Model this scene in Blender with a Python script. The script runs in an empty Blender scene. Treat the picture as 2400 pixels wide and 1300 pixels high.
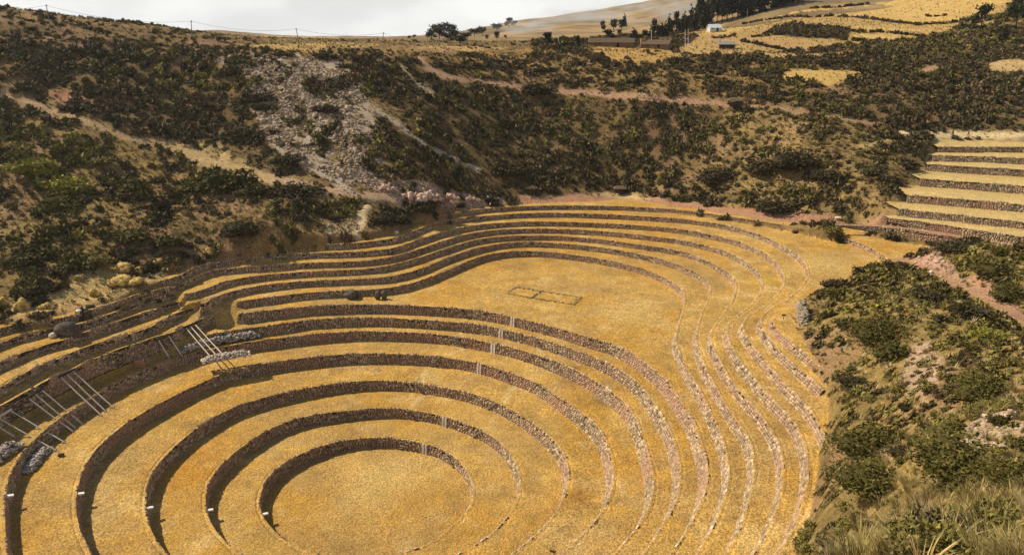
import bpy, math, random
import numpy as np
from mathutils import Vector, Matrix
rng = np.random.default_rng(7)
random.seed(7)
sc = bpy.context.scene
COL = sc.collection

# ------------------------------------------------------------------ camera
PITCH = math.radians(18.5); FPX = 1714.0; CAMZ = 74.0
cam_d = bpy.data.cameras.new("camera"); cam = bpy.data.objects.new("camera", cam_d); COL.objects.link(cam)
cam.location = (0, 0, CAMZ); cam.rotation_euler = (math.pi/2 - PITCH, 0, 0)
cam_d.sensor_width = 36.0; cam_d.lens = 36.0*FPX/2400.0
cam_d.clip_start = 0.5; cam_d.clip_end = 9000.0
sc.camera = cam

# ------------------------------------------------------------------ light
SUN_EL = math.radians(43.0)
SUN_DIR = Vector((-0.94, 0.35, 0.0)).normalized()*math.cos(SUN_EL) + Vector((0, 0, math.sin(SUN_EL)))
sd = bpy.data.lights.new("sun", 'SUN'); sd.energy = 5.0; sd.angle = math.radians(0.6); sd.color = (1.0, 0.88, 0.68)
so = bpy.data.objects.new("sun", sd); COL.objects.link(so)
so.rotation_euler = SUN_DIR.to_track_quat('Z', 'Y').to_euler(); so.location = (-150, 150, 300)

w = bpy.data.worlds.new("World"); sc.world = w; w.use_nodes = True
nt = w.node_tree; nt.nodes.clear()
def N(tree, typ, **kw):
    n = tree.nodes.new(typ)
    for k, v in kw.items(): setattr(n, k, v)
    return n
out = N(nt, 'ShaderNodeOutputWorld')
sky = N(nt, 'ShaderNodeTexSky', sky_type='NISHITA', sun_disc=False)
sky.sun_elevation = SUN_EL; sky.sun_rotation = math.atan2(SUN_DIR.x, SUN_DIR.y)
sky.altitude = 2500; sky.air_density = 0.8; sky.dust_density = 4.0; sky.ozone_density = 0.3
bg1 = N(nt, 'ShaderNodeBackground'); bg1.inputs[1].default_value = 0.11
bg2 = N(nt, 'ShaderNodeBackground'); bg2.inputs[1].default_value = 1.0
mixs = N(nt, 'ShaderNodeMixShader')
tc = N(nt, 'ShaderNodeNewGeometry'); neg = N(nt, 'ShaderNodeVectorMath', operation='SCALE'); neg.inputs['Scale'].default_value = -1.0; nt.links.new(tc.outputs['Incoming'], neg.inputs[0])
sep = N(nt, 'ShaderNodeSeparateXYZ')
nt.links.new(neg.outputs[0], sep.inputs[0])
mp = N(nt, 'ShaderNodeMapping'); mp.inputs['Scale'].default_value = (1, 1, 2.2)
nt.links.new(neg.outputs[0], mp.inputs[0])
nz = N(nt, 'ShaderNodeTexNoise'); nz.inputs['Scale'].default_value = 2.6; nz.inputs['Detail'].default_value = 7; nz.inputs['Roughness'].default_value = 0.55
nt.links.new(mp.outputs[0], nz.inputs['Vector'])
# cloud cover: a closed bank over the horizon, breaking up overhead
cov = N(nt, 'ShaderNodeMapRange'); cov.inputs[1].default_value = 0.12; cov.inputs[2].default_value = 0.42
cov.inputs[3].default_value = 0.75; cov.inputs[4].default_value = -0.16
nt.links.new(sep.outputs['Z'], cov.inputs[0])
ad = N(nt, 'ShaderNodeMath', operation='ADD'); nt.links.new(nz.outputs['Fac'], ad.inputs[0]); nt.links.new(cov.outputs[0], ad.inputs[1])
cm = N(nt, 'ShaderNodeMapRange', interpolation_type='SMOOTHSTEP'); cm.inputs[1].default_value = 0.42; cm.inputs[2].default_value = 0.62
nt.links.new(ad.outputs[0], cm.inputs[0])
nz2 = N(nt, 'ShaderNodeTexNoise'); nz2.inputs['Scale'].default_value = 5.0; nz2.inputs['Detail'].default_value = 6
nt.links.new(mp.outputs[0], nz2.inputs['Vector'])
cr = N(nt, 'ShaderNodeValToRGB'); cr.color_ramp.elements[0].position = 0.38; cr.color_ramp.elements[0].color = (0.66, 0.67, 0.66, 1)
cr.color_ramp.elements[1].position = 0.64; cr.color_ramp.elements[1].color = (0.84, 0.84, 0.82, 1)
nt.links.new(nz2.outputs['Fac'], cr.inputs[0])
nt.links.new(sky.outputs[0], bg1.inputs[0]); nt.links.new(cr.outputs[0], bg2.inputs[0])
nt.links.new(cm.outputs[0], mixs.inputs[0]); nt.links.new(bg1.outputs[0], mixs.inputs[1]); nt.links.new(bg2.outputs[0], mixs.inputs[2])
nt.links.new(mixs.outputs[0], out.inputs[0])
vs = sc.view_settings; vs.view_transform = 'Standard'; vs.look = 'None'; vs.gamma = 1.0; vs.exposure = 0.27; vs.use_curve_mapping = False
HAZE = 0.00005
sc.cycles.max_bounces = 4; sc.cycles.volume_bounces = 0; sc.cycles.diffuse_bounces = 2

# ------------------------------------------------------------------ numeric helpers
CP, SP = math.cos(PITCH), math.sin(PITCH)
def pxdir(p):
    p = np.atleast_2d(np.array(p, float)); u = (p[:, 0]-1200)/FPX; v = (650-p[:, 1])/FPX
    return np.stack([u, CP+v*SP, -SP+v*CP], 1)
def unproj_z(p, z):
    d = pxdir(p); return d[:, :2]*((z-CAMZ)/d[:, 2])[:, None]
def project(P):
    P = np.asarray(P, float); x = P[..., 0]; y = P[..., 1]; z = P[..., 2]-CAMZ
    D = y*CP - z*SP; up = y*SP + z*CP
    D = np.where(D < 0.1, 0.1, D)
    return 1200+FPX*x/D, 650-FPX*up/D, D
def _h(ix, iy, s):
    h = (ix.astype(np.int64)*374761393 + iy.astype(np.int64)*668265263 + s*1442695041) & 0xffffffff
    h = ((h ^ (h >> 13))*1274126177) & 0xffffffff
    return ((h ^ (h >> 16)) & 0xffffff)/float(0xffffff)
def vnoise(x, y, s=0):
    ix = np.floor(x); iy = np.floor(y); fx = x-ix; fy = y-iy
    fx = fx*fx*(3-2*fx); fy = fy*fy*(3-2*fy)
    a = _h(ix, iy, s); b = _h(ix+1, iy, s); c = _h(ix, iy+1, s); d = _h(ix+1, iy+1, s)
    return (a*(1-fx)+b*fx)*(1-fy)+(c*(1-fx)+d*fx)*fy
def fbm(x, y, scale, octv=4, s=0, gain=0.5):
    t = 0; a = 1; n = 0
    for o in range(octv):
        t = t + a*vnoise(x/scale*(2**o)+13.7*o, y/scale*(2**o)-7.3*o, s+o*17); n += a; a *= gain
    return t/n
def sstep(x, a, b):
    t = np.clip((x-a)/(b-a), 0, 1); return t*t*(3-2*t)
def inpoly(x, y, poly):
    poly = np.asarray(poly); ins = np.zeros(x.shape, bool)
    x0, y0 = poly[:, 0].min(), poly[:, 1].min(); x1, y1 = poly[:, 0].max(), poly[:, 1].max()
    sel = (x >= x0) & (x <= x1) & (y >= y0) & (y <= y1)
    xs = x[sel]; ys = y[sel]; r = np.zeros(xs.shape, bool)
    n = len(poly)
    for i in range(n):
        ax, ay = poly[i]; bx, by = poly[(i+1) % n]
        if ay == by: continue
        c = (ay > ys) != (by > ys)
        r ^= c & (xs < (bx-ax)*(ys-ay)/(by-ay)+ax)
    ins[sel] = r
    return ins
def pldist(x, y, pl, far=1e9):
    d = np.full(x.shape, far)
    for i in range(len(pl)-1):
        a = np.asarray(pl[i], float); b = np.asarray(pl[i+1], float); ab = b-a; L = (ab**2).sum()+1e-9
        t = np.clip(((x-a[0])*ab[0]+(y-a[1])*ab[1])/L, 0, 1)
        d = np.minimum(d, np.hypot(x-a[0]-t*ab[0], y-a[1]-t*ab[1]))
    return d
def resample(p, step, closed=False):
    p = np.asarray(p, float)
    if closed: p = np.vstack([p, p[:1]])
    s = np.r_[0, np.cumsum(np.hypot(*np.diff(p, axis=0).T))]
    n = max(2, int(round(s[-1]/step))+1); t = np.linspace(0, s[-1], n)
    q = np.c_[np.interp(t, s, p[:, 0]), np.interp(t, s, p[:, 1])]
    return q[:-1] if closed else q
def smooth_pl(p, it, closed=False):
    p = p.copy()
    for _ in range(it):
        if closed: p = 0.25*np.roll(p, 1, 0)+0.5*p+0.25*np.roll(p, -1, 0)
        else: p[1:-1] = 0.25*p[:-2]+0.5*p[1:-1]+0.25*p[2:]
    return p

# ------------------------------------------------------------------ terrace rings (survey points along the top edge of every wall)
R = {
 1: [(934,1297),(1000,1282),(1028,1260),(1050,1242),(1075,1220),(1093,1203),(1108,1178),(1110,1141),(1105,1120),(1090,1093),(1067,1070),(1034,1050),(1000,1040),(950,1030),(900,1024),(850,1026),(800,1032),(751,1045),(701,1065),(668,1083),(641,1103),(618,1133),(608,1160),(606,1176),(610,1203),(634,1237),(678,1272)],
 2: [(1072,1299),(1104,1283),(1134,1265),(1165,1242),(1185,1215),(1205,1188),(1216,1166),(1220,1148),(1219,1125),(1207,1076),(1184,1046),(1150,1018),(1100,995),(1050,978),(1000,966),(950,958),(900,955),(850,958),(800,964),(734,971),(684,983),(634,1003),(591,1030),(551,1060),(517,1090),(494,1120),(484,1143),(480,1166),(482,1196),(494,1227),(521,1263),(561,1297)],
 3: [(1204,1293),(1234,1272),(1260,1248),(1282,1225),(1305,1198),(1319,1173),(1330,1138),(1333,1115),(1328,1080),(1318,1055),(1301,1034),(1267,1003),(1217,970),(1167,943),(1100,919),(1034,907),(967,896),(917,892),(867,891),(800,896),(718,909),(647,924),(594,938),(540,956),(487,986),(431,1026),(394,1060),(369,1088),(353,1115),(345,1142),(341,1168),(342,1198),(347,1225),(358,1254),(374,1278),(394,1298)],
 4: [(1316,1299),(1337,1277),(1367,1247),(1400,1215),(1418,1187),(1430,1161),(1437,1125),(1437,1100),(1434,1082),(1429,1053),(1420,1033),(1410,1010),(1392,988),(1367,970),(1344,950),(1317,936),(1290,914),(1267,901),(1233,886),(1200,875),(1150,858),(1100,845),(1033,836),(967,830),(914,828.5),(860,828),(807,829),(753,834),(700,840),(647,847),(594,856),(540,869.5),(487,889.5),(434,914),(394,935),(353,956),(300,988),(267,1013),(227,1050),(203,1083),(192,1104),(184,1131),(178,1158),(176,1185),(179,1211),(184,1235),(198,1267),(216,1297)],
 5: [(1433,1299.5),(1447,1287),(1467,1267),(1483,1247),(1500,1225),(1510,1210),(1520,1190),(1527,1170),(1530,1150),(1531,1128),(1528,1100),(1521,1075),(1514,1046),(1505,1023),(1499,1000),(1487,973),(1467,946),(1440,924),(1414,903),(1380,882),(1350,868),(1321,855),(1267,834),(1227,822),(1187,810),(1134,800),(1085,791),(1021,782),(967,779),(914,777),(860,776),(807,777),(753,781),(700,787),(621,796),(567,804),(514,815),(471,823),(434,831),(394,844),(345,865),(295,884),(258,901.5),(226,924),(197,946),(172,958),(128,990),(103,1010),(74,1034),(49,1066),(30,1098),(19,1123),(13,1152),(10,1182),(11,1211),(13,1249),(19,1286)],
 6: [(1503,1299.5),(1517,1283),(1533,1262),(1547,1242),(1560,1215),(1577,1191),(1585,1171),(1591,1146),(1594.5,1115),(1593,1090),(1589,1066),(1580,1033),(1567,1000),(1547,969.5),(1530,941),(1509,909),(1480,884),(1447,860),(1400,839),(1361,823),(1321,811),(1267,793.5),(1227,783),(1187,773.5),(1147,764.5),(1107,758),(1074,755.5),(1021,751.5),(967,747.5),(914,745),(860,743.5),(807,744),(753,747.5),(700,751.5),(657,760),(590,767),(540,775),(487,783.5),'U',(440,797),(393,806),(307,832),(227,861),(174,887),(139,902),(88,929),(48,948),(0,978)],
 7: [(1570,1298),(1583,1280),(1598,1260),(1612,1237),(1623,1217),(1633,1197),(1642,1178),(1648,1160),(1653,1145),(1657,1130),(1658.5,1112),(1656,1090),(1650,1066),(1643.6,1041),(1635,1013),(1625,986),(1608,960),(1593,938),(1580,914),(1567,895),(1547,875),(1525,859),(1500,841),(1473,823),(1433,804),(1400,796),(1374,789),(1334,777),(1300,766),(1254,755),(1214,745.4),(1174,736),(1134,729.4),(1093,724),(1060,721),(1021,719),(967,715.5),(914,713.6),(860,713),(807,713.6),(753,715.5),(700,719.5),(674,723),(607,728.5),(562,737),'U',(530,737),'W',(500,737),(457,753),(430,767),(393,782),(369,789),(307,808),(227,837.5),(174,864),(139,877.6),(88,904),(48,923),(0,952)],
 8: [(1632,1299.5),(1640,1286.7),(1650,1268),(1662,1246.6),(1675,1220),(1684,1200),(1694,1176),(1699,1155),(1704,1138),(1707,1121),(1708,1100),(1704,1075),(1698.7,1050),(1692,1025),(1684,1003),(1673,980),(1660,959),(1653,941),(1642,916),(1627,894),(1617,876),(1607,858.6),(1596,837),(1588,817),(1581,799),(1582,783.5),(1587,767),(1592,750),(1597,737),(1600,722),(1605,700),(1604,687),(1597,674),(1575,660),(1542,642),(1500,627),(1450,615),(1400,605),(1350,597.5),(1300,592),(1254,588),(1200,588.5),(1160,593),(1120,603),(1080,619),(1040,637),(994,655),(954,667),(914,675),(860,679),(780,682),(700,687),(640,696),(587,701.6),(566,705.6),'U',(520,712),'W',(467,726.5),(445,720.5),(407,737),(373,753.5),(361,763),(307,781),(256,795),(214,809),(160,829.5),(107,851),(53,875),(0,907)],
 9: [(1700,1298),(1707,1285),(1717,1270),(1727,1251),(1737,1225),(1745,1203),(1750,1183),(1755,1165),(1760,1146),(1764,1126),(1766,1105),(1766,1083),(1763,1055),(1757,1034),(1746,1014),(1731,995),(1718,973),(1703.7,954),(1688.6,929),(1680,912),(1672,896),(1660,877),(1653,862),(1648,847),(1642,830),(1634,814),(1629,800),(1629,788),(1632,772),(1637,755),(1642,738.4),(1648.6,722),(1658,704),(1664,684),(1665.5,668),(1658,655),(1637,641),(1600,624),(1567,612),(1517,599),(1467,588.5),(1417,581),(1367,575),(1300,569),(1240,566),(1200,567.5),(1160,572.5),(1107,584),(1053,602),(1000,625),(954,640),(914,649),(860,653),(780,656),(700,659),(627,667),(587,672),(547,681),(512,691),(496,702),(477.5,715.5),'U',(450,712),'W',(420,710),(410,704),(400,707),(350,730),(317,740),(292,750),(250,762),(217,774),(184,784),(166,795),(120,803),(80,813),(40,832),(0,848)],
 10: [(1763,1297),(1772,1280),(1783,1262),(1797,1246),(1807,1230),(1813,1210),(1821,1190),(1825,1171),(1830,1150),(1833,1125),(1835,1104),(1833,1083),(1829,1058),(1823,1037),(1814,1017),(1799,998),(1784,973),(1764,949.5),(1743,928),(1730,912),(1715,893),(1703,878),(1693,862),(1687,844),(1677,827),(1669,814),(1664,800),(1663,787),(1665,776),(1672,763),(1691,740),(1706,720),(1718,700),(1724,680),(1725.6,662),(1718,648),(1690,627),(1650,607),(1610,591.5),(1567,582.5),(1500,573.5),(1433,563.5),(1367,557),(1300,552),(1267,551.5),(1214,552),(1160,555),(1107,563),(1061,577),(1020,591),(990,602),(940,616),(900,626),(847,631.5),(780,634),(721,636),(667,640),(600,645.5),(560,653),(534,656),(504,667),(480,677.5),(448,688),(437,692),'U','W',(412,689),(400,686),(367,694),(350,699),(317,710),(284,727),(234,745),(189,760),(150,766),(117,769),(67,779),(0,800)],
 11: [(1828,1295),(1838,1275),(1847,1257),(1855,1235),(1863,1215),(1873,1195),(1880,1176),(1887,1153),(1891,1130),(1892,1108),(1892,1083),(1890,1063),(1884,1041),(1876,1016),(1864,994),(1846,971),(1825,951),(1801,928),(1784,907),(1766,886),(1750,868),(1738,851),(1726,834),(1717,818),(1709,803),(1704,788),(1701,776),(1700,765),(1704,756),(1716,746),(1738,732),(1756,718),(1768,704),(1780.6,688),(1786.6,678),(1787,655),(1780,640),(1760,622),(1728,600),(1693,585.5),(1634,569.5),(1584,560),(1517,552.6),(1450,545),(1383,540),(1300,536),(1267,535.7),(1214,536),(1160,539),(1107,545.5),(1061,557.5),(1020,571),(980,584),(940,597),(900,605.6),(847,612.5),(780,614.5),(700,616),(640,621),(587,624),(534,629),(493,632),(461,645.5),(440,658),(400,674),'W',(376,677),(350,684),(317,690),(267,710),(217,725),(184,737),(150,744),(117,750),(75,752),(0,767)],
 12: [(1900,1298),(1905,1287),(1914,1267),(1921,1243),(1927,1216),(1934,1196),(1939,1176),(1943,1155),(1946,1133),(1948,1108),(1949,1083),(1946,1062),(1939,1043),(1932,1019),(1922,997),(1909,976),(1897,959),(1880,938),(1858,919),(1834,895),(1817,874),(1800,851),(1783,834),(1768,817),(1757,797),(1748,785),(1740,774),(1735,765),(1738,754),(1752,742),(1778,726),(1802,708),(1821,690),(1833,676),(1839,658),(1838,643),(1819,613),(1787,589.5),(1747,570),(1707,558),(1634,543),(1584,535),(1517,529.5),(1450,525),(1383,521.7),(1321,520),(1267,519),(1214,520),(1160,523),(1107,528),(1047,540),(1007,553),(967,566),(940,578),(914,583.5),(860,589),(807,591.5),(721,593),(667,595.5),(614,599.5),(571,604),(528,610.5),(493,615.5),(465,621),(450,630),(428,644),(400,652),(370,662),'U',(330,640),(250,650),(100,690),(0,705)],
 13: ['U',(1925,1299),(1950,1220),(1962,1150),(1964,1083),(1960,1020),(1950,965),'W',(1936,920),(1922,905),(1905,890),(1885,874),(1867,858.6),(1847,838.6),(1823,817),(1807,798),(1792,777),(1780,761),(1780,748),(1791,734),(1811,718),(1841,704),(1861,688),(1879,670),(1889,656),(1896,645),(1888,616),(1867,595),(1840,579),(1800,557.5),(1760,541.5),(1707,528),(1640,517.5),(1584,511.5),(1517,507.5),(1450,503.5),(1383,500.5),(1321,499),(1267,498.7),(1214,500.5),(1160,504),(1107,508.5),(1061,513.5),(1020,521),(980,537.5),(950,549),(927,558),(887,564),(834,569.5),(761,574.5),'U',(740,560),(600,562),(400,600),(250,630),(100,670),(0,690)],
 14: ['U',(1935,1299),(1965,1200),(1974,1083),(1975,990),'W',(1972,912),(1960,897),(1939,873),(1915,851),(1889,832),(1867,811),(1846,794),(1825,778),(1811,759),(1806,747),'U',(1812,732),(1835,718),(1870,706),(1930,690),(1995,664),(2060,636),'W',(2087,608),(2047,584),(2007,565.5),(1953,549.5),(1894,537),(1840,528),(1787,519),(1733,511),(1687,504),(1640,497),(1584,491),(1517,486.5),(1450,483),(1383,481.7),(1300,481.5),(1240,482.7),(1174,485.5),(1120,491),(1074,497),(1034,506.5),(986,515),(954,525),(927,534),(900,541),(860,547.5),(807,553.5),(757,560),'U',(740,545),(600,545),(400,580),(250,610),(100,650),(0,670)],
}
HK = [0, 2.0, 2.0, 2.1, 2.3, 2.2, 2.1, 2.2, 1.6, 1.5, 1.4, 1.4, 1.4, 1.4, 1.3]
ZK = np.cumsum(HK)
CEN = np.array([-26.0, 104.0])
RINGS = {}
def build_ring(k):
    st = 'W'; pts = []; fl = []; brk = False
    for q in R[k]:
        if isinstance(q, str): st = q; brk = brk or q == 'U'; continue
        pts.append(q); fl.append((st == 'W') and not brk if pts and len(pts) > 1 else st == 'W'); brk = False if st == 'W' else True
    p = unproj_z(pts, ZK[k])
    # segment i -> i+1 is walled if flag of i+1 (segment ending there)
    seg = fl[1:]
    rel = p-CEN; a = np.unwrap(np.arctan2(rel[:, 1], rel[:, 0])); r = np.hypot(rel[:, 0], rel[:, 1])
    a0, a1 = a[-1], a[0]+2*math.pi
    m = max(3, int((a1-a0)/0.06)); t = np.linspace(0, 1, m+1)[1:-1]
    s0 = t*t*(3-2*t)
    rr = r[-1]*(1-s0)+r[0]*s0; aa = a0+(a1-a0)*t
    arc = np.c_[CEN[0]+rr*np.cos(aa), CEN[1]+rr*np.sin(aa)]
    full = np.vstack([p, arc])
    if k <= 5: cl = [True]*(len(arc)+1)
    else:
        cl = [False]*(len(arc)+1)
        for j in range(4):
            if seg[-1]: cl[j] = True
            if fl[0] and seg[0]: cl[-1-j] = True
    wal = np.array(list(seg)+cl, bool)
    # resample densely, carry flags
    c = np.vstack([full, full[:1]]); s = np.r_[0, np.cumsum(np.hypot(*np.diff(c, axis=0).T))]
    n = int(s[-1]/0.8); tt = np.linspace(0, s[-1], n, endpoint=False)
    q = np.c_[np.interp(tt, s, c[:, 0]), np.interp(tt, s, c[:, 1])]
    idx = np.clip(np.searchsorted(s, tt, side='right')-1, 0, len(wal)-1)
    wq = wal[idx]
    q = smooth_pl(q, 14, True)
    return q, wq
for k in R: RINGS[k] = build_ring(k)

_b = RINGS[14][0]
_i0 = int(np.argmin(np.hypot(*(RINGS[14][0]-unproj_z([(757, 560)], ZK[14])[0]).T)))
_l = np.vstack([unproj_z([(720, 583), (600, 597), (500, 609), (440, 624), (400, 640), (372, 658)], ZK[12]), unproj_z([(350, 678), (317, 686), (267, 706), (217, 721), (184, 733), (117, 746), (0, 763), (-150, 790)], ZK[11])])
_i1 = int(np.argmin(np.hypot(*(RINGS[14][0]-unproj_z([(1925, 1299)], ZK[14])[0]).T)))
_f = np.vstack([RINGS[14][0][:_i0+1], _l, RINGS[14][0][-60:]])
BND = resample(_f, 1.0, True)
# ------------------------------------------------------------------ hillside surface through surveyed points
# straight terraces on the right slope: (top edge px, top z, wall height)
SW = [([(1962,527.5),(2060,531),(2140,540),(2220,553.5),(2268,560),(2420,581),(2700,620)], 27.4, 1.8),
      ([(2084,511),(2150,518),(2220,528),(2291,540),(2420,558),(2700,600)], 29.3, 1.8),
      ([(2106,490),(2220,501),(2301,510),(2400,520),(2700,553)], 31.2, 1.7),
      ([(2126,457),(2261,467),(2400,479),(2700,506)], 33.4, 1.9),
      ([(2156,418.5),(2261,425.6),(2400,436),(2700,458)], 35.8, 2.0),
      ([(2173,384),(2261,390),(2400,398),(2700,416)], 38.2, 1.9),
      ([(2185,364),(2281,366),(2400,371),(2700,384)], 40.2, 1.6),
      ([(2198,344),(2281,344),(2400,345),(2700,349)], 42.0, 1.6)]
CT = []   # X, Y, z
def cy(px, py, Y):
    d = pxdir([(px, py)])[0]; t = Y/d[1]; CT.append((d[0]*t, Y, CAMZ+d[2]*t))
def cd(px, py, D):
    d = pxdir([(px, py)])[0]; CT.append((d[0]*D, d[1]*D, CAMZ+d[2]*D))
def cz(px, py, z):
    d = pxdir([(px, py)])[0]; t = (z-CAMZ)/d[2]; CT.append((d[0]*t, d[1]*t, z))
for px, py, z in [(-220, 772, 21.6), (0, 738, 21.8), (120, 724, 21.8), (240, 688, 22.0), (350, 662, 22.2), (400, 634, 22.8), (500, 602, 23.2), (620, 590, 23.4), (735, 571, 24.4), (820, 549, 25.2), (905, 538, 25.2), (985, 512, 25.2), (1074, 492, 25.2), (1174, 480, 25.2)]: cz(px, py, z)
for px, py, z in [(1990, 580, 22.8), (1930, 620, 22.6), (1905, 660, 23.4), (2030, 600, 23.4), (2010, 548, 23.9), (2060, 570, 23.9), (2110, 580, 23.9), (1960, 540, 24.0)]: cz(px, py, z)
for px, py in [(1300, 474), (1420, 470), (1560, 480), (1700, 499), (1850, 520), (1960, 532)]: cz(px, py, 25.0)
for px, py in [(1300, 464), (1450, 452), (1560, 466), (1700, 488), (1850, 508), (1950, 521)]: cz(px, py, 25.8)
for dx, l in [(0, [(600, 152), (450, 180), (300, 208), (210, 222), (120, 238), (60, 252)]), (-260, [(600, 148), (420, 178), (250, 204), (120, 226), (18, 242)]),
          (200, [(600, 156), (500, 175), (380, 197), (280, 214), (170, 236), (86, 257)]),
          (400, [(550, 170), (430, 195), (340, 212), (200, 238), (130, 250), (98, 264)]),
          (600, [(540, 175), (440, 195), (330, 215), (200, 241), (140, 253), (106, 272)]),
          (800, [(450, 196), (350, 213), (250, 232), (160, 252), (125, 263), (110, 285)]),
          (1000, [(445, 206), (350, 222), (250, 242), (170, 262), (130, 274), (113, 305)]),
          (1200, [(440, 222), (350, 238), (250, 258), (190, 270), (150, 285), (115, 315)]),
          (1350, [(440, 227), (350, 242), (250, 260), (212, 267), (150, 288), (108, 325)]),
          (1500, [(430, 230), (330, 244), (230, 258), (170, 280), (122, 310), (106, 345)]),
          (1650, [(430, 225), (330, 240), (242, 255), (180, 275), (115, 325), (70, 390)]),
          (1800, [(430, 214), (330, 232), (250, 248), (190, 268), (120, 320), (60, 400), (10, 480)]),
          (2000, [(440, 197), (340, 218), (255, 240), (190, 262), (110, 325), (50, 400), (0, 470)]),
          (2100, [(420, 200), (322, 224), (250, 240), (190, 262), (110, 322), (50, 390), (0, 450)]),
          (2400, [(322, 222), (300, 228), (250, 241), (180, 262), (100, 305), (30, 350), (-60, 420)]),
          (2750, [(322, 222), (250, 236), (180, 255), (100, 290), (0, 340)])]:
    for py, Y in l: cy(dx, py, Y)
# plateau behind the left rim and the far hills
for X, Y, z in [(-300, 330, 80), (-200, 330, 76), (-100, 330, 71.5), (-60, 345, 70.3), (-350, 500, 80), (-150, 500, 70), (-400, 900, 75), (-150, 900, 64), (-500, 1600, 70), (-100, 1600, 60), (0, 2200, 60), (900, 2200, 120), (1500, 1500, 200), (1200, 900, 230), (700, 600, 190), (500, 450, 140)]: CT.append((X, Y, z))
for px, py, Y in [(950, 104, 400), (1000, 96, 430), (1000, 84, 520), (1060, 90, 480), (1100, 100, 430), (1100, 90, 620), (1100, 86, 820), (1200, 101, 400), (1200, 85, 600), (1200, 66, 900), (1300, 98, 420), (1300, 70, 700), (1300, 43, 1000), (1400, 90, 480), (1400, 60, 750), (1400, 28, 1080),
                  (1500, 88, 480), (1500, 50, 800), (1500, 6, 1200), (1600, 88, 450), (1600, 52, 700), (1600, -8, 1250), (1700, 60, 470), (1700, 15, 640), (1850, -40, 650), (950, 112, 800), (1300, 60, 1300), (1500, 30, 1500)]: cy(px, py, Y)
# right terraces base, bank beyond the path, near spur below the camera
for (tp, zt_, hh_) in SW: cz(tp[0][0]-16, tp[0][1]+3, zt_-0.3)
for (tp, zt_, hh_) in SW:
    for px in (tp[0][0]+15, 2300, 2420, 2640):
        y_ = float(np.interp(px, [q[0] for q in tp], [q[1] for q in tp])); g = unproj_z([(px, y_)], zt_)[0]
        CT.append((g[0], g[1]+0.5, zt_-hh_-0.4))
for px, py, D in [(2090, 607, 167), (2150, 630, 152), (2250, 672, 134), (2330, 708, 122), (2400, 745, 112), (2520, 800, 100), (2165, 597, 159), (2250, 577, 154), (2330, 582, 149), (2400, 592, 144), (2520, 600, 135), (2300, 640, 137), (2400, 680, 121),
                  (2040, 640, 150), (1960, 690, 138), (1910, 760, 126), (1915, 820, 118), (1990, 905, 104), (1990, 1000, 91), (1990, 1083, 81), (1990, 1180, 66), (2060, 720, 122), (2150, 700, 124), (2150, 760, 108), (2280, 730, 112), (2400, 800, 95), (2150, 900, 86), (2400, 900, 74), (2150, 1050, 62), (2400, 1050, 50), (2150, 1180, 41), (2400, 1180, 31),
                  (2150, 1300, 22), (2400, 1300, 17.5), (2000, 1300, 33), (2700, 1300, 15), (2700, 1000, 48), (2700, 850, 78)]: cd(px, py, D)
for X, Y, z in [(0, 2, 71.8), (-15, 2, 71.5), (20, 0, 72.5), (60, 10, 70), (0, 20, 53), (-30, 15, 55), (-30, 35, 26), (0, 38, 27), (-80, 30, 28), (-80, 5, 60), (-140, 60, 32), (-130, 110, 27), (-60, 35, 24), (18, 45, 29)]: CT.append((X, Y, z))
CT = np.array(CT)
# drop near-duplicates
keep = []
for i in range(len(CT)):
    if all(np.hypot(*(CT[i, :2]-CT[j, :2])) > 2.0 for j in keep): keep.append(i)
CT = CT[keep]
SC = 100.0
def phi(r2): return np.where(r2 > 1e-12, 0.5*r2*np.log(r2+1e-12), 0)
_p = CT[:, :2]/SC
_A = phi(((_p[:, None]-_p[None])**2).sum(-1)) + np.eye(len(_p))*2e-4
_Q = np.c_[np.ones(len(_p)), _p]
_M = np.block([[_A, _Q], [_Q.T, np.zeros((3, 3))]])
_W = np.linalg.solve(_M, np.r_[CT[:, 2], 0, 0, 0])
def hill(x, y):
    sh = x.shape; x = x.ravel()/SC; y = y.ravel()/SC; o = np.empty(x.size)
    for i in range(0, x.size, 20000):
        xs = x[i:i+20000, None]; ys = y[i:i+20000, None]
        r2 = (xs-_p[:, 0])**2+(ys-_p[:, 1])**2
        o[i:i+20000] = phi(r2)@_W[:-3]+_W[-3]+_W[-2]*xs[:, 0]+_W[-1]*ys[:, 0]
    return o.reshape(sh)

class Lat:
    def __init__(s, xs, ys): s.xs = xs; s.ys = ys; s.X, s.Y = np.meshgrid(xs, ys); s.A = {}
    def samp(s, key, x, y):
        a = s.A[key]; x = np.asarray(x, float); y = np.asarray(y, float)
        fx = np.clip(np.interp(x, s.xs, np.arange(len(s.xs))), 0, len(s.xs)-1.001); fy = np.clip(np.interp(y, s.ys, np.arange(len(s.ys))), 0, len(s.ys)-1.001)
        ix = fx.astype(int); iy = fy.astype(int); fx = fx-ix; fy = fy-iy
        return (a[iy, ix]*(1-fx)+a[iy, ix+1]*fx)*(1-fy)+(a[iy+1, ix]*(1-fx)+a[iy+1, ix+1]*fx)*fy
    def has(s, x, y): return (x >= s.xs[0]) & (x <= s.xs[-1]) & (y >= s.ys[0]) & (y <= s.ys[-1])
FS = 0.4
fine = Lat(np.arange(-102, 92.01, FS), np.arange(38, 222.01, FS))
mid = Lat(np.arange(-250, 320.1, 1.0), np.arange(-12, 452.1, 1.0))
far = Lat(np.arange(-760, 1500, 9.0), np.arange(430, 2300, 9.0))
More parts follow.
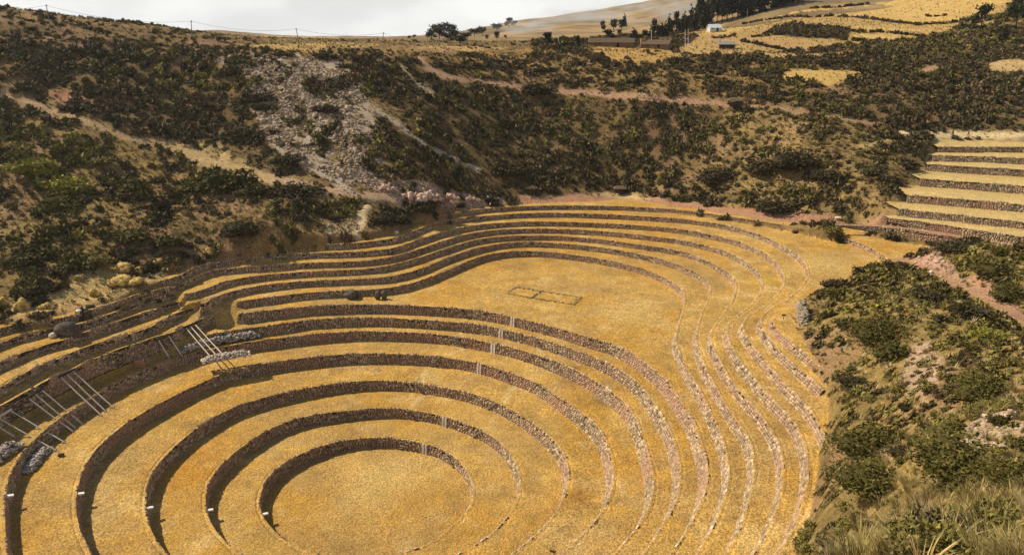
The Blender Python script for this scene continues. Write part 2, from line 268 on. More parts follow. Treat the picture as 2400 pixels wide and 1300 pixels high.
# signed distance (negative inside) in a band about each ring
def ring_level(L):
    X, Y = L.X, L.Y; xs, ys = L.xs, L.ys; dx = xs[1]-xs[0]
    z = np.zeros(X.shape); lev = np.zeros(X.shape, np.int8); dmin = np.full(X.shape, 9.0)
    for k in list(sorted(RINGS))+['B']:
        q, wq = RINGS[k] if k != 'B' else (BND, np.ones(len(BND), bool))
        ins = inpoly(X, Y, q)
        D = np.full(X.shape, 5.0); W = np.ones(X.shape, bool); n = len(q)
        B = 5.0
        for i in range(n):
            a = q[i]; b = q[(i+1) % n]
            i0 = np.searchsorted(xs, min(a[0], b[0])-B); i1 = np.searchsorted(xs, max(a[0], b[0])+B)
            j0 = np.searchsorted(ys, min(a[1], b[1])-B); j1 = np.searchsorted(ys, max(a[1], b[1])+B)
            if i1 <= i0 or j1 <= j0: continue
            sx = X[j0:j1, i0:i1]; sy = Y[j0:j1, i0:i1]; ab = b-a; l2 = (ab**2).sum()+1e-9
            t = np.clip(((sx-a[0])*ab[0]+(sy-a[1])*ab[1])/l2, 0, 1)
            dd = np.hypot(sx-a[0]-t*ab[0], sy-a[1]-t*ab[1])
            m = dd < D[j0:j1, i0:i1]
            D[j0:j1, i0:i1][m] = dd[m]; W[j0:j1, i0:i1][m] = wq[i]
        sdist = np.where(ins, -D, D)
        if k == 'B': d13 = sdist; continue
        z += HK[k]*np.where(W, np.clip((sdist-0.12)/0.2, 0, 1), sstep(sdist, -2.2, 2.2))
        lev += (~ins).astype(np.int8)
        dmin = np.minimum(dmin, np.where(W, D, 9.0))
    return z, lev, d13, dmin
for L in (fine, mid):
    zt, lev, d13, dm = ring_level(L)
    hz = hill(L.X, L.Y)
    rough = (fbm(L.X, L.Y, 22, 3, 5)-0.5)*2.4 + (fbm(L.X, L.Y, 5.5, 3, 9)-0.5)*1.3 + (fbm(L.X, L.Y, 1.9, 2, 11)-0.5)*0.35
    L.A['hill0'] = hz; L.A['rough'] = rough; L.A['terr'] = zt + (fbm(L.X, L.Y, 9, 3, 21)-0.5)*0.22 + (fbm(L.X, L.Y, 1.3, 2, 23)-0.5)*0.07
    L.A['lev'] = lev; L.A['d13'] = d13; L.A['dm'] = dm
far.A['z'] = hill(far.X, far.Y) + (fbm(far.X, far.Y, 120, 4, 3)-0.5)*14*sstep(far.Y, 430, 700)
# ------------------------------------------------------------------ compose heights
SPL = []
for tp, zt_, hh_ in SW:
    g = unproj_z(tp, zt_); SPL.append((smooth_pl(resample(g, 1.0), 3), zt_, hh_))
def seg_y(g, x): return np.interp(x, g[:, 0], g[:, 1])
def tread_z(x, y):
    """height of the straight terraces where they exist (nan elsewhere)"""
    o = np.full(x.shape, np.nan)
    for i in range(len(SPL)):
        g, z0, h0 = SPL[i]
        if i+1 < len(SPL): g2, z1, h1 = SPL[i+1]; zb = z1-h1; yb = seg_y(g2, x)
        else: yb = seg_y(g, x)+5.0; zb = z0+1.6
        ya = seg_y(g, x)
        xl = g[0, 0]+(0 if i == 0 else (x*0))
        m = (x >= g[0, 0]) & (y >= ya) & (y <= yb+0.3)
        if i+1 < len(SPL): m &= x >= max(g[0, 0], 0)
        t = np.clip((y-ya)/np.maximum(yb-ya, 0.1), 0, 1)
        o[m] = (z0*(1-t)+zb*t)[m]
    return o
for L in (fine, mid):
    x, y = L.X, L.Y; d13 = L.A['d13']
    he = L.A['hill0'] - 7*sstep(-d13, 0.0, 4.5)
    L.A['z0'] = np.where(d13 < -4.4, L.A['terr'], np.maximum(L.A['terr'], he))
    L.A['isT'] = (d13 < -4.4) | (L.A['terr'] >= he-0.02)
    tz = tread_z(x, y)
    L.A['str'] = ~np.isnan(tz)
    L.A['z0'] = np.where(L.A['str'], np.minimum(L.A['z0'], np.nan_to_num(tz, nan=0)-0.9), L.A['z0'])
    L.A['z'] = L.A['z0']
def H(x, y):
    x = np.asarray(x, float); y = np.asarray(y, float)
    o = np.where(y > 450, far.samp('z', x, y), mid.samp('z', x, y))
    return np.where(fine.has(x, y), fine.samp('z', x, y), o)
TT = 12*1.0035**np.arange(1520)
def cast(pts):
    """photo point -> point on the modelled ground"""
    d = pxdir(pts); o = []
    for q in d:
        x = q[0]*TT; y = q[1]*TT; z = CAMZ+q[2]*TT; g = H(x, y); m = z < g
        if not m.any(): i = len(TT)-1
        else: i = int(np.argmax(m))
        if i > 0:
            e0 = z[i-1]-g[i-1]; e1 = z[i]-g[i]; f = e0/(e0-e1+1e-9) if m.any() else 1; t = TT[i-1]+(TT[i]-TT[i-1])*f
        else: t = TT[0]
        o.append((q[0]*t, q[1]*t, CAMZ+q[2]*t))
    return np.array(o)
def cplan(pts): return cast(pts)[:, :2]

# ------------------------------------------------------------------ paths, fields, bare patches (plan masks)
PATHS = [  # points, half width (m), colour, softness
 ([(0, 216), (60, 236), (130, 262), (200, 285), (290, 320), (400, 340)], 1.1, (.42, .28, .14)),
 ([(400, 338), (470, 372), (560, 403), (640, 420)], 2.0, (.48, .33, .15)),
 ([(640, 420), (700, 430), (760, 444), (850, 458), (930, 466)], 1.2, (.46, .31, .18)),
 ([(985, 135), (1005, 158), (1040, 178), (1085, 188), (1130, 192), (1200, 203), (1300, 213), (1400, 221), (1500, 230), (1580, 236), (1660, 241), (1735, 247)], 1.3, (.40, .24, .14)),
 ([(1735, 247), (1800, 252), (1900, 270), (2000, 284), (2060, 291)], 0.7, (.34, .21, .12)),
 ([(1075, 483), (1130, 471), (1200, 468), (1240, 466)], 1.0, (.46, .32, .2)),
 ([(1230, 472), (1350, 470), (1450, 470), (1560, 478), (1700, 496), (1850, 516), (1950, 527)], 3.0, (.40, .215, .12)),
 ([(1950, 525), (2040, 524), (2140, 536), (2210, 546), (2275, 556)], 2.0, (.36, .21, .12)),
 ([(2092, 606), (2150, 630), (2250, 672), (2330, 708), (2400, 745), (2520, 800)], 1.5, (.36, .21, .12)),
 ([(2120, 310), (2160, 313), (2240, 316), (2330, 318), (2420, 321), (2600, 325)], 1.5, (.66, .50, .26)),
 ([(838, 545), (848, 520), (845, 500), (862, 484)], 0.8, (.58, .44, .24)),
 ([(620, 320), (660, 350), (720, 390), (780, 420), (830, 450)], 0.5, (.45, .36, .26)),
 ([(695, 130), (705, 150), (690, 190), (730, 240), (760, 290), (720, 330)], 0.5, (.44, .36, .27)),
 ([(940, 155), (970, 190), (1010, 220), (1060, 240)], 0.5, (.40, .31, .2)),
 ([(880, 255), (940, 300), (1010, 345), (1060, 370), (1120, 395)], 0.6, (.42, .34, .23)),
 ([(2020, 345), (2100, 325), (2160, 312)], 0.5, (.44, .31, .15)),
]
PATCH = [  # polygon px, colour, shrub density factor, softness m
 ([(1590, 112), (1640, 80), (1760, 40), (1850, 8), (1960, -50), (2440, -70), (2340, 36), (2250, 60), (2180, 90), (2000, 104), (1880, 122), (1700, 114)], (.42, .275, .095), .05),
 ([(1796, 76), (1850, 60), (1930, 62), (1995, 74), (1985, 92), (1900, 90), (1830, 84)], (.17, .115, .05), .85),
 ([(95, 208), (180, 214), (260, 238), (230, 262), (150, 250)], (.34, .17, .095), .45),
 ([(580, 130), (800, 140), (850, 200), (880, 300), (900, 420), (800, 430), (700, 380), (620, 320), (590, 240), (560, 180)], (.42, .325, .225), .46),
 ([(480, 130), (580, 125), (600, 175), (540, 170)], (.41, .32, .22), .5),
 ([(850, 430), (950, 425), (1090, 445), (1190, 470), (1060, 490), (930, 470)], (.50, .34, .245), .25),
 ([(1235, 466), (1290, 460), (1400, 455), (1440, 450), (1500, 456), (1600, 476), (1400, 478), (1240, 480)], (.42, .25, .14), .05),
 ([(1390, 458), (1440, 447), (1490, 452), (1560, 470), (1480, 462)], (.52, .36, .17), .1),
 ([(1720, 496), (1800, 480), (1900, 500), (1960, 520), (1850, 516)], (.38, .20, .12), .3),
 ([(1810, 188), (1845, 168), (1870, 163), (2030, 168), (1990, 185), (1950, 203)], (.50, .33, .10), .0),
 ([(2130, 172), (2180, 156), (2200, 152), (2195, 168), (2160, 178)], (.40, .25, .13), .1),
 ([(2310, 150), (2340, 142), (2400, 140), (2460, 150), (2400, 168), (2320, 168)], (.50, .34, .15), .05),
 ([(2310, 120), (2400, 105), (2400, 125), (2340, 135)], (.46, .31, .14), .3),
 ([(1580, 112), (1700, 108), (1790, 122), (1880, 128), (2010, 118), (2000, 128), (1880, 134), (1740, 134), (1600, 130)], (.46, .30, .11), .12),
 ([(1400, 105), (1560, 108), (1600, 140), (1500, 150), (1380, 130)], (.44, .27, .08), .18),
 ([(1620, 90), (1720, 82), (1790, 88), (1960, 105), (1900, 116), (1800, 110), (1700, 100)], (.42, .26, .10), .05),
 ([(1600, 85), (1750, 45), (1850, 20), (1960, -10), (2300, -60), (2420, -20), (2250, 45), (2150, 57), (1990, 36), (1800, 50), (1770, 65), (1700, 82)], (.50, .33, .11), .03),
 ([(1960, 62), (2000, 66), (2180, 74), (2150, 70), (2020, 60)], (.50, .34, .12), .0),
 ([(2000, 88), (2130, 92), (2100, 82), (1990, 80)], (.50, .34, .12), .0),
 ([(2270, 62), (2330, 45), (2340, 55), (2290, 66)], (.46, .31, .12), .1),
 ([(700, 100), (900, 104), (880, 112), (760, 120), (680, 122), (560, 108)], (.44, .29, .10), .25),
 ([(960, 108), (1100, 112), (1200, 112), (1100, 125), (980, 122)], (.42, .27, .10), .4),
 ([(2140, 612), (2190, 590), (2225, 622), (2260, 660), (2200, 650)], (.44, .26, .19), .1),
 ([(2262, 655), (2330, 648), (2400, 690), (2400, 730), (2310, 690)], (.42, .23, .14), .3),
 ([(2260, 560), (2400, 560), (2400, 610), (2300, 590)], (.42, .28, .21), .25),
 ([(1812, 715), (1870, 702), (1880, 745), (1870, 765), (1825, 758), (1808, 740)], (.40, .235, .165), .0),
 ([(2140, 800), (2200, 790), (2210, 870), (2150, 930), (2110, 900)], (.40, .27, .18), .35),
 ([(2210, 1020), (2330, 970), (2400, 960), (2400, 1030), (2300, 1070)], (.42, .30, .21), .25),
 ([(2180, 1060), (2240, 1030), (2330, 1040), (2300, 1090)], (.42, .31, .2), .3),
 ([(0, 690), (120, 680), (180, 640), (240, 600), (330, 640), (400, 620), (380, 660), (180, 720), (0, 740)], (.48, .335, .13), .25),
 ([(130, 715), (240, 690), (190, 730), (80, 742), (0, 745)], (.48, .30, .12), .05),
 ([(740, 545), (760, 520), (830, 510), (850, 545), (780, 556)], (.46, .32, .15), .15),
 ([(500, 330), (520, 350), (640, 410), (560, 400), (470, 365), (420, 345)], (.46, .33, .14), .3),
 ([(2080, 515), (2110, 480), (2140, 430), (2170, 370), (2200, 335), (2215, 345), (2175, 415), (2130, 480), (2100, 520)], (.50, .36, .15), .05),
 ([(2160, 322), (2400, 328), (2500, 340), (2200, 342), (2150, 335)], (.46, .32, .15), .12),
]
GP = [(cplan(p), hw, np.array(c)) for p, hw, c in PATHS]
GA = [(cplan(p), np.array(c), dn) for p, c, dn in PATCH]
# tones of the open hillside by region (plan polygon from photo points): colour, shrub density, share of green, dry tuft density
REG = [
 ([(-200, 40), (620, 90), (640, 330), (470, 330), (330, 270), (200, 230), (0, 190), (-200, 160)], (.18, .115, .042), .90, .1, .45),
 ([(-200, 300), (0, 240), (200, 300), (420, 350), (300, 600), (0, 680), (-300, 740)], (.26, .17, .055), .68, .75, .6),
 ([(420, 350), (560, 420), (860, 470), (850, 560), (500, 600), (250, 640), (300, 500)], (.25, .16, .058), .68, .45, 1.2),
 ([(880, 120), (1250, 110), (1850, 130), (1800, 250), (1300, 200), (1000, 150)], (.27, .17, .058), .66, .05, .6),
 ([(900, 200), (1000, 160), (1250, 215), (1700, 250), (1750, 300), (1500, 440), (1200, 470), (1000, 430)], (.17, .11, .042), .86, .15, .6),
 ([(1700, 260), (2060, 290), (2130, 320), (2100, 480), (2050, 520), (1850, 510), (1500, 460), (1550, 400), (1650, 330)], (.26, .175, .064), .74, .35, 1.3),
 ([(1780, 130), (2400, 60), (2600, 60), (2600, 310), (2100, 310), (1800, 250)], (.18, .12, .044), .86, .2, .5),
 ([(2080, 640), (2400, 560), (2600, 560), (2600, 1400), (1940, 1400), (1985, 900), (1890, 740)], (.24, .165, .052), .95, .60, 1.5),
]
GR = [(cplan([(a, b) for a, b in p]), np.array(c), dn, gr, tf) for p, c, dn, gr, tf in REG]
def soft_in(x, y, poly, s):
    i = inpoly(x, y, poly).astype(float)
    return i
def blur(a, n):
    for _ in range(n):
        p = np.pad(a, 1, mode='edge'); a = (p[:-2, 1:-1]+p[2:, 1:-1]+p[1:-1, :-2]+p[1:-1, 2:]+4*p[1:-1, 1:-1])/8
    return a
for L in (fine, mid):
    x, y = L.X, L.Y; st = 1 if L is mid else 3
    jx = (fbm(x, y, 6, 3, 31)-0.5)*7; jy = (fbm(x, y, 6, 3, 37)-0.5)*7
    base = np.empty(x.shape+(3,)); base[:] = (.22, .145, .055)
    dens = np.full(x.shape, .7); green = np.full(x.shape, .2); tuft = np.full(x.shape, .6); flat = np.zeros(x.shape)
    for poly, c, dn, gr, tf in GR:
        m = blur(inpoly(x+jx, y+jy, poly).astype(float), 8*st)
        base = base*(1-m[..., None])+c*m[..., None]; dens = dens*(1-m)+dn*m; green = green*(1-m)+gr*m; tuft = tuft*(1-m)+tf*m
    n1 = fbm(x, y, 14, 4, 41); n2 = fbm(x, y, 3.2, 3, 43)
    n4 = sstep(fbm(x, y, 2.0, 2, 45), .38, .62); base = base*(0.50+0.36*n1+0.28*n2+.34*n4)[..., None]
    # reddish soil showing between
    rm = sstep(fbm(x, y, 18, 4, 47), .56, .72)[..., None]
    base = base*(1-.45*rm)+np.array((.33, .19, .11))*.45*rm
    for poly, c, dn in GA:
        m = blur(inpoly(x+jx*.4, y+jy*.4, poly).astype(float), 2*st)
        if .2 < dn < .6: m = m*sstep(fbm(x, y, 3.4, 4, 59), .26, .50)
        cc = c*(0.82+0.36*n2)[..., None]
        base = base*(1-m[..., None])+cc*m[..., None]; dens = dens*(1-m)+dn*m; tuft = tuft*(1-.6*m)
        if dn < .2: flat = np.maximum(flat, m)
    for pl, hw, c in GP:
        d = pldist(x, y, pl)+(fbm(x, y, 2.2, 2, 53)-.5)*1.2
        m = 1-sstep(d, hw*.6, hw+.9)
        base = base*(1-m[..., None])+c*(0.85+.3*n2)[..., None]*m[..., None]
        dens = dens*(1-1.0*np.minimum(1, m*1.6)); tuft = tuft*(1-m); flat = np.maximum(flat, m)
    # mown straw of the ring terraces
    isT = L.A['isT']
    k1 = fbm(x, y, 16, 4, 61); k2 = fbm(x, y, 4.0, 4, 63); k3 = fbm(x+9, y, 7, 3, 67); lv = L.A['lev'].astype(int)
    tone = np.array([.55, .35, .62, .48, .5, .42, .52, .40, .55, .45, .5, .4, .48, .52, .55])[np.clip(lv, 0, 14)]
    s1 = np.array((.54, .345, .105)); s2 = np.array((.51, .30, .070)); s3 = np.array((.60, .43, .19)); s4 = np.array((.40, .265, .085))
    k4 = sstep(fbm(x+31, y*1.3, 11, 5, 69, .6), .50, .66)[..., None]; k5 = sstep(fbm(x, y+17, 2.6, 4, 73, .6), .54, .70)[..., None]
    a = sstep(k1+.3*(tone-.5), .42, .64)[..., None]; b = sstep(k2, .52, .74)[..., None]; c_ = sstep(k3, .55, .75)[..., None]
    straw = s1*(1-a)+s2*a; straw = straw*(1-.6*b)+s3*.6*b; straw = straw*(1-.55*c_)+s4*.55*c_
    straw = straw*(1-.5*k4)+np.array((.40, .27, .115))*.5*k4; straw = straw*(1-.35*k5)+np.array((.30, .19, .07))*.35*k5
    straw = straw*np.array((.98, .93, .80))*(.80+.36*n2)[..., None]
    L.A['straw'] = straw
    t = isT.astype(float)[..., None]
    L.A['col'] = np.clip(base*(1-t)+straw*t, 0.01, .9)
    dens = np.where(isT | L.A['str'], 0, dens); tuft = np.where(isT | L.A['str'], 0, tuft)
    L.A['dens'] = dens; L.A['green'] = green; L.A['tuft'] = tuft
    rs = np.where(isT, 0, 1-.85*flat)*sstep(L.A['d13'], 0.0, 4.0)
    L.A['z'] = L.A['z0'] + L.A['rough']*rs*np.where(L.A['str'], .0, 1)*sstep(460-y, 0, 30)
# scorched and golden patches on the straw (photo points)
SPOT = [((1340, 890), 2.6, (.16, .09, .025), .8), ((1412, 940), 2.4, (.17, .10, .03), .75), ((1345, 1165), 3.2, (.30, .15, .035), .6), ((1420, 918), 1.4, (.33, .28, .17), .7),
        ((440, 1110), 5.5, (.46, .215, .025), .75), ((480, 1060), 4, (.46, .215, .025), .6), ((905, 1115), 6, (.62, .43, .16), .6), ((870, 1160), 6, (.60, .40, .13), .6), ((760, 1160), 4, (.44, .24, .05), .5), ((960, 1180), 5, (.42, .23, .05), .5),
        ((1110, 622), 4, (.44, .22, .05), .6), ((1420, 640), 4, (.30, .19, .05), .5), ((1580, 735), 3.5, (.50, .26, .04), .7), ((1500, 730), 7, (.57, .40, .14), .5), ((1630, 730), 3, (.40, .26, .07), .5),
        ((1800, 655), 4, (.50, .32, .03), .6), ((1950, 620), 8, (.55, .41, .16), .5), ((1740, 1180), 3, (.28, .16, .05), .6), ((1700, 1100), 3, (.33, .19, .05), .5), ((1240, 790), 3, (.36, .2, .05), .6), ((1330, 800), 3.5, (.35, .19, .05), .6), ((1460, 870), 3, (.36, .2, .05), .5),
        ((1315, 770), 3.0, (.62, .47, .2), .6), ((620, 1120), 4, (.48, .27, .06), .4), ((250, 1000), 4, (.44, .27, .06), .4), ((1050, 1150), 4, (.44, .25, .06), .4)]
for L in (fine,):
    x, y = L.X, L.Y
    for p, r, c, am in SPOT:
        g = cast([p])[0]; d = np.hypot(x-g[0], y-g[1])/r; m = am*np.exp(-d*d)*(.55+.9*fbm(x, y, 1.6, 3, 71)); m = np.clip(m*L.A['isT'], 0, 1)[..., None]
        L.A['col'] = L.A['col']*(1-m)+np.array(c)*m
# faint worn tracks across the treads
for pl in [[(990, 895), (1000, 868)], [(965, 955), (985, 930)], [(1085, 790), (1078, 770)], [(1040, 835), (1090, 815)], [(1180, 945), (1205, 905)], [(1270, 835), (1262, 800)], [(1605, 727), (1640, 726)], [(1660, 706), (1717, 701)], [(1722, 693), (1775, 697)], [(1787, 679), (1830, 677)], [(1838, 674), (1885, 672)]]:
    g = cplan(pl); L = fine; m = np.clip(1-pldist(L.X, L.Y, g)/.9, 0, 1)[..., None]*.6*L.A['isT'][..., None]
    L.A['col'] = L.A['col']*(1-m)+np.array((.66, .5, .23))*m
mid.A['colr'] = mid.A['col']
# ------------------------------------------------------------------ mesh helpers
def mesh_np(name, V, F, mat=None, col=None, smooth=False, fmat=None):
    """V (n,3); F list of arrays (m,k); col per vertex (n,3)"""
    me = bpy.data.meshes.new(name)
    F = [np.asarray(f, np.int64) for f in (F if isinstance(F, list) else [F]) if len(f)]
    nl = sum(f.size for f in F); npoly = sum(len(f) for f in F)
    me.vertices.add(len(V)); me.vertices.foreach_set('co', np.asarray(V, np.float32).ravel())
    me.loops.add(nl); me.loops.foreach_set('vertex_index', np.concatenate([f.ravel() for f in F]).astype(np.int32))
    me.polygons.add(npoly)
    tot = np.concatenate([np.full(len(f), f.shape[1]) for f in F]); st = np.r_[0, np.cumsum(tot)[:-1]]
    me.polygons.foreach_set('loop_start', st.astype(np.int32)); me.polygons.foreach_set('loop_total', tot.astype(np.int32))
    if smooth is True: me.polygons.foreach_set('use_smooth', np.ones(npoly, bool))
    elif isinstance(smooth, np.ndarray): me.polygons.foreach_set('use_smooth', smooth)
    if fmat is not None: me.polygons.foreach_set('material_index', np.asarray(fmat, np.int32))
    me.update(calc_edges=True)
    if col is not None:
        at = me.color_attributes.new('Col', 'FLOAT_COLOR', 'POINT')
        c = np.ones((len(V), 4), np.float32); c[:, :3] = col; at.data.foreach_set('color', c.ravel())
    for m in (mat if isinstance(mat, (list, tuple)) else [mat]):
        if m: me.materials.append(m)
    return me
def link(name, me, parent=None, loc=None, **props):
    o = bpy.data.objects.new(name, me); COL.objects.link(o)
    if parent: o.parent = parent
    if loc is not None: o.location = loc
    for k, v in props.items(): o[k] = v
    return o
def thing(o, label, cat, group=None):
    o['label'] = label; o['category'] = cat
    if group: o['group'] = group
    return o
def empty(name, loc, label, cat, group=None, rz=0.0):
    o = bpy.data.objects.new(name, None); COL.objects.link(o); o.location = loc; o.rotation_euler = (0, 0, rz)
    o.empty_display_size = 0.5
    return thing(o, label, cat, group)

# ------------------------------------------------------------------ materials
def mat(name, rough=0.95, spec=0.15):
    m = bpy.data.materials.new(name); m.use_nodes = True; t = m.node_tree
    b = t.nodes['Principled BSDF']; b.inputs['Roughness'].default_value = rough; b.inputs['Specular IOR Level'].default_value = spec
    return m, t, b
def plain(name, c, rough=0.9, noise=0.35, scale=8.0):
    m, t, b = mat(name, rough)
    tcn = N(t, 'ShaderNodeTexCoord'); nn = N(t, 'ShaderNodeTexNoise'); nn.inputs['Scale'].default_value = scale; nn.inputs['Detail'].default_value = 5
    t.links.new(tcn.outputs['Object'], nn.inputs['Vector'])
    r = N(t, 'ShaderNodeMapRange'); r.inputs[1].default_value = .3; r.inputs[2].default_value = .7; r.inputs[3].default_value = 1-noise; r.inputs[4].default_value = 1+noise
    t.links.new(nn.outputs['Fac'], r.inputs[0])
    mx = N(t, 'ShaderNodeVectorMath', operation='SCALE'); mx.inputs[0].default_value = c[:3]; t.links.new(r.outputs[0], mx.inputs['Scale'])
    t.links.new(mx.outputs[0], b.inputs['Base Color'])
    return m
def attr_mat(name, layers, bump, rough=0.95, tint_random=0.0):
    """vertex colour x fine relief grain. layers: (scale, detail, lo, hi, out_lo, out_hi)"""
    m, t, b = mat(name, rough)
    at = N(t, 'ShaderNodeAttribute', attribute_name='Col')
    geo = N(t, 'ShaderNodeNewGeometry')
    cur = at.outputs['Color']
    for sc_, det, lo, hi, ol, oh in layers:
        nn = N(t, 'ShaderNodeTexNoise'); nn.inputs['Scale'].default_value = sc_; nn.inputs['Detail'].default_value = det; nn.inputs['Roughness'].default_value = .6
        t.links.new(geo.outputs['Position'], nn.inputs['Vector'])
        r = N(t, 'ShaderNodeMapRange'); r.inputs[1].default_value = lo; r.inputs[2].default_value = hi; r.inputs[3].default_value = ol; r.inputs[4].default_value = oh
        t.links.new(nn.outputs['Fac'], r.inputs[0])
        s = N(t, 'ShaderNodeVectorMath', operation='SCALE'); t.links.new(cur, s.inputs[0]); t.links.new(r.outputs[0], s.inputs['Scale'])
        cur = s.outputs[0]
    if tint_random:
        oi = N(t, 'ShaderNodeObjectInfo'); r = N(t, 'ShaderNodeMapRange'); r.inputs[3].default_value = 1-tint_random; r.inputs[4].default_value = 1+tint_random
        t.links.new(oi.outputs['Random'], r.inputs[0])
        s = N(t, 'ShaderNodeVectorMath', operation='SCALE'); t.links.new(cur, s.inputs[0]); t.links.new(r.outputs[0], s.inputs['Scale']); cur = s.outputs[0]
    t.links.new(cur, b.inputs['Base Color'])
    prev = None
    for sc_, dist, stg in bump:
        nn = N(t, 'ShaderNodeTexNoise'); nn.inputs['Scale'].default_value = sc_; nn.inputs['Detail'].default_value = 4; nn.inputs['Roughness'].default_value = .65
        t.links.new(geo.outputs['Position'], nn.inputs['Vector'])
        bp = N(t, 'ShaderNodeBump'); bp.inputs['Strength'].default_value = stg; bp.inputs['Distance'].default_value = dist
        t.links.new(nn.outputs['Fac'], bp.inputs['Height'])
        if prev: t.links.new(prev.outputs[0], bp.inputs['Normal'])
        prev = bp
    if prev: t.links.new(prev.outputs[0], b.inputs['Normal'])
    return m
M_ground = attr_mat('dry_grass_and_soil', [(3.0, 3, .34, .66, .62, 1.36), (7.0, 2, .36, .62, .72, 1.22), (.8, 4, .3, .7, .86, 1.14)], [(1.5, .5, .6), (4.0, .3, .8)])
M_far = attr_mat('far_hill_grass', [(.05, 6, .3, .7, .7, 1.3), (.012, 4, .3, .7, .8, 1.2)], [(.1, 3.0, .5)])
M_stone = attr_mat('fieldstone', [(7, 4, .3, .7, .75, 1.25)], [(9, .06, .6)])
M_leaf = attr_mat('shrub_leaves', [], [], .8, .18)
M_dark = plain('wall_earth', (.055, .038, .022), .95, .4, 3)

def grid_mesh(L, zk, colk, keepf, name, m, flat_steps=False):
    ny, nx = L.X.shape
    V = np.c_[L.X.ravel(), L.Y.ravel(), L.A[zk].ravel()]
    idx = np.arange(ny*nx).reshape(ny, nx)
    F = np.stack([idx[:-1, :-1], idx[:-1, 1:], idx[1:, 1:], idx[1:, :-1]], -1)
    k = keepf[:-1, :-1] | keepf[1:, 1:] | keepf[:-1, 1:] | keepf[1:, :-1]
    F = F[k]
    used = np.zeros(len(V), bool); used[F.ravel()] = True; mp_ = np.cumsum(used)-1
    z = V[:, 2][F]; sm = True
    if flat_steps: sm = (z.max(1)-z.min(1)) < 0.55
    return mesh_np(name, V[used], mp_[F], m, L.A[colk].reshape(-1, 3)[used], sm)
def in_view(L, zk, ml=420, mr=420, bottom=1480):
    px, py, D = project(np.stack([L.X, L.Y, L.A[zk]], -1))
    return (px > -ml) & (px < 2400+mr) & (py < bottom) & (D > 3)
kf = in_view(fine, 'z')
link('terrace_ground', grid_mesh(fine, 'z', 'col', kf, 'terrace_ground', M_ground, True), kind='structure')
inner = (mid.X > fine.xs[0]+1.2) & (mid.X < fine.xs[-1]-1.2) & (mid.Y > fine.ys[0]+1.2) & (mid.Y < fine.ys[-1]-1.2)
link('hillside', grid_mesh(mid, 'z', 'col', in_view(mid, 'z') & ~inner & (mid.Y > -8), 'hillside', M_ground), kind='structure')
x, y = far.X, far.Y
fn = fbm(x, y, 60, 4, 81); strip = fbm(x*.22, y+.35*x+30*fbm(x, y, 150, 2, 85), 24, 3, 83)
fc = np.array((.23, .155, .075))*(0.6+.8*fn)[..., None]
sm_ = sstep(strip, .5, .62)[..., None]; fc = fc*(1-.6*sm_)+np.array((.40, .275, .12))*.6*sm_
dk = sstep(fbm(x*.4, y+.35*x, 30, 4, 87), .52, .64)[..., None]; fc = fc*(1-.6*dk)+np.array((.12, .095, .05))*.6*dk
far.A['col'] = fc
pf = in_view(far, 'z', 500, 500)
link('far_hills', grid_mesh(far, 'z', 'col', pf, 'far_hills', M_far), kind='structure')

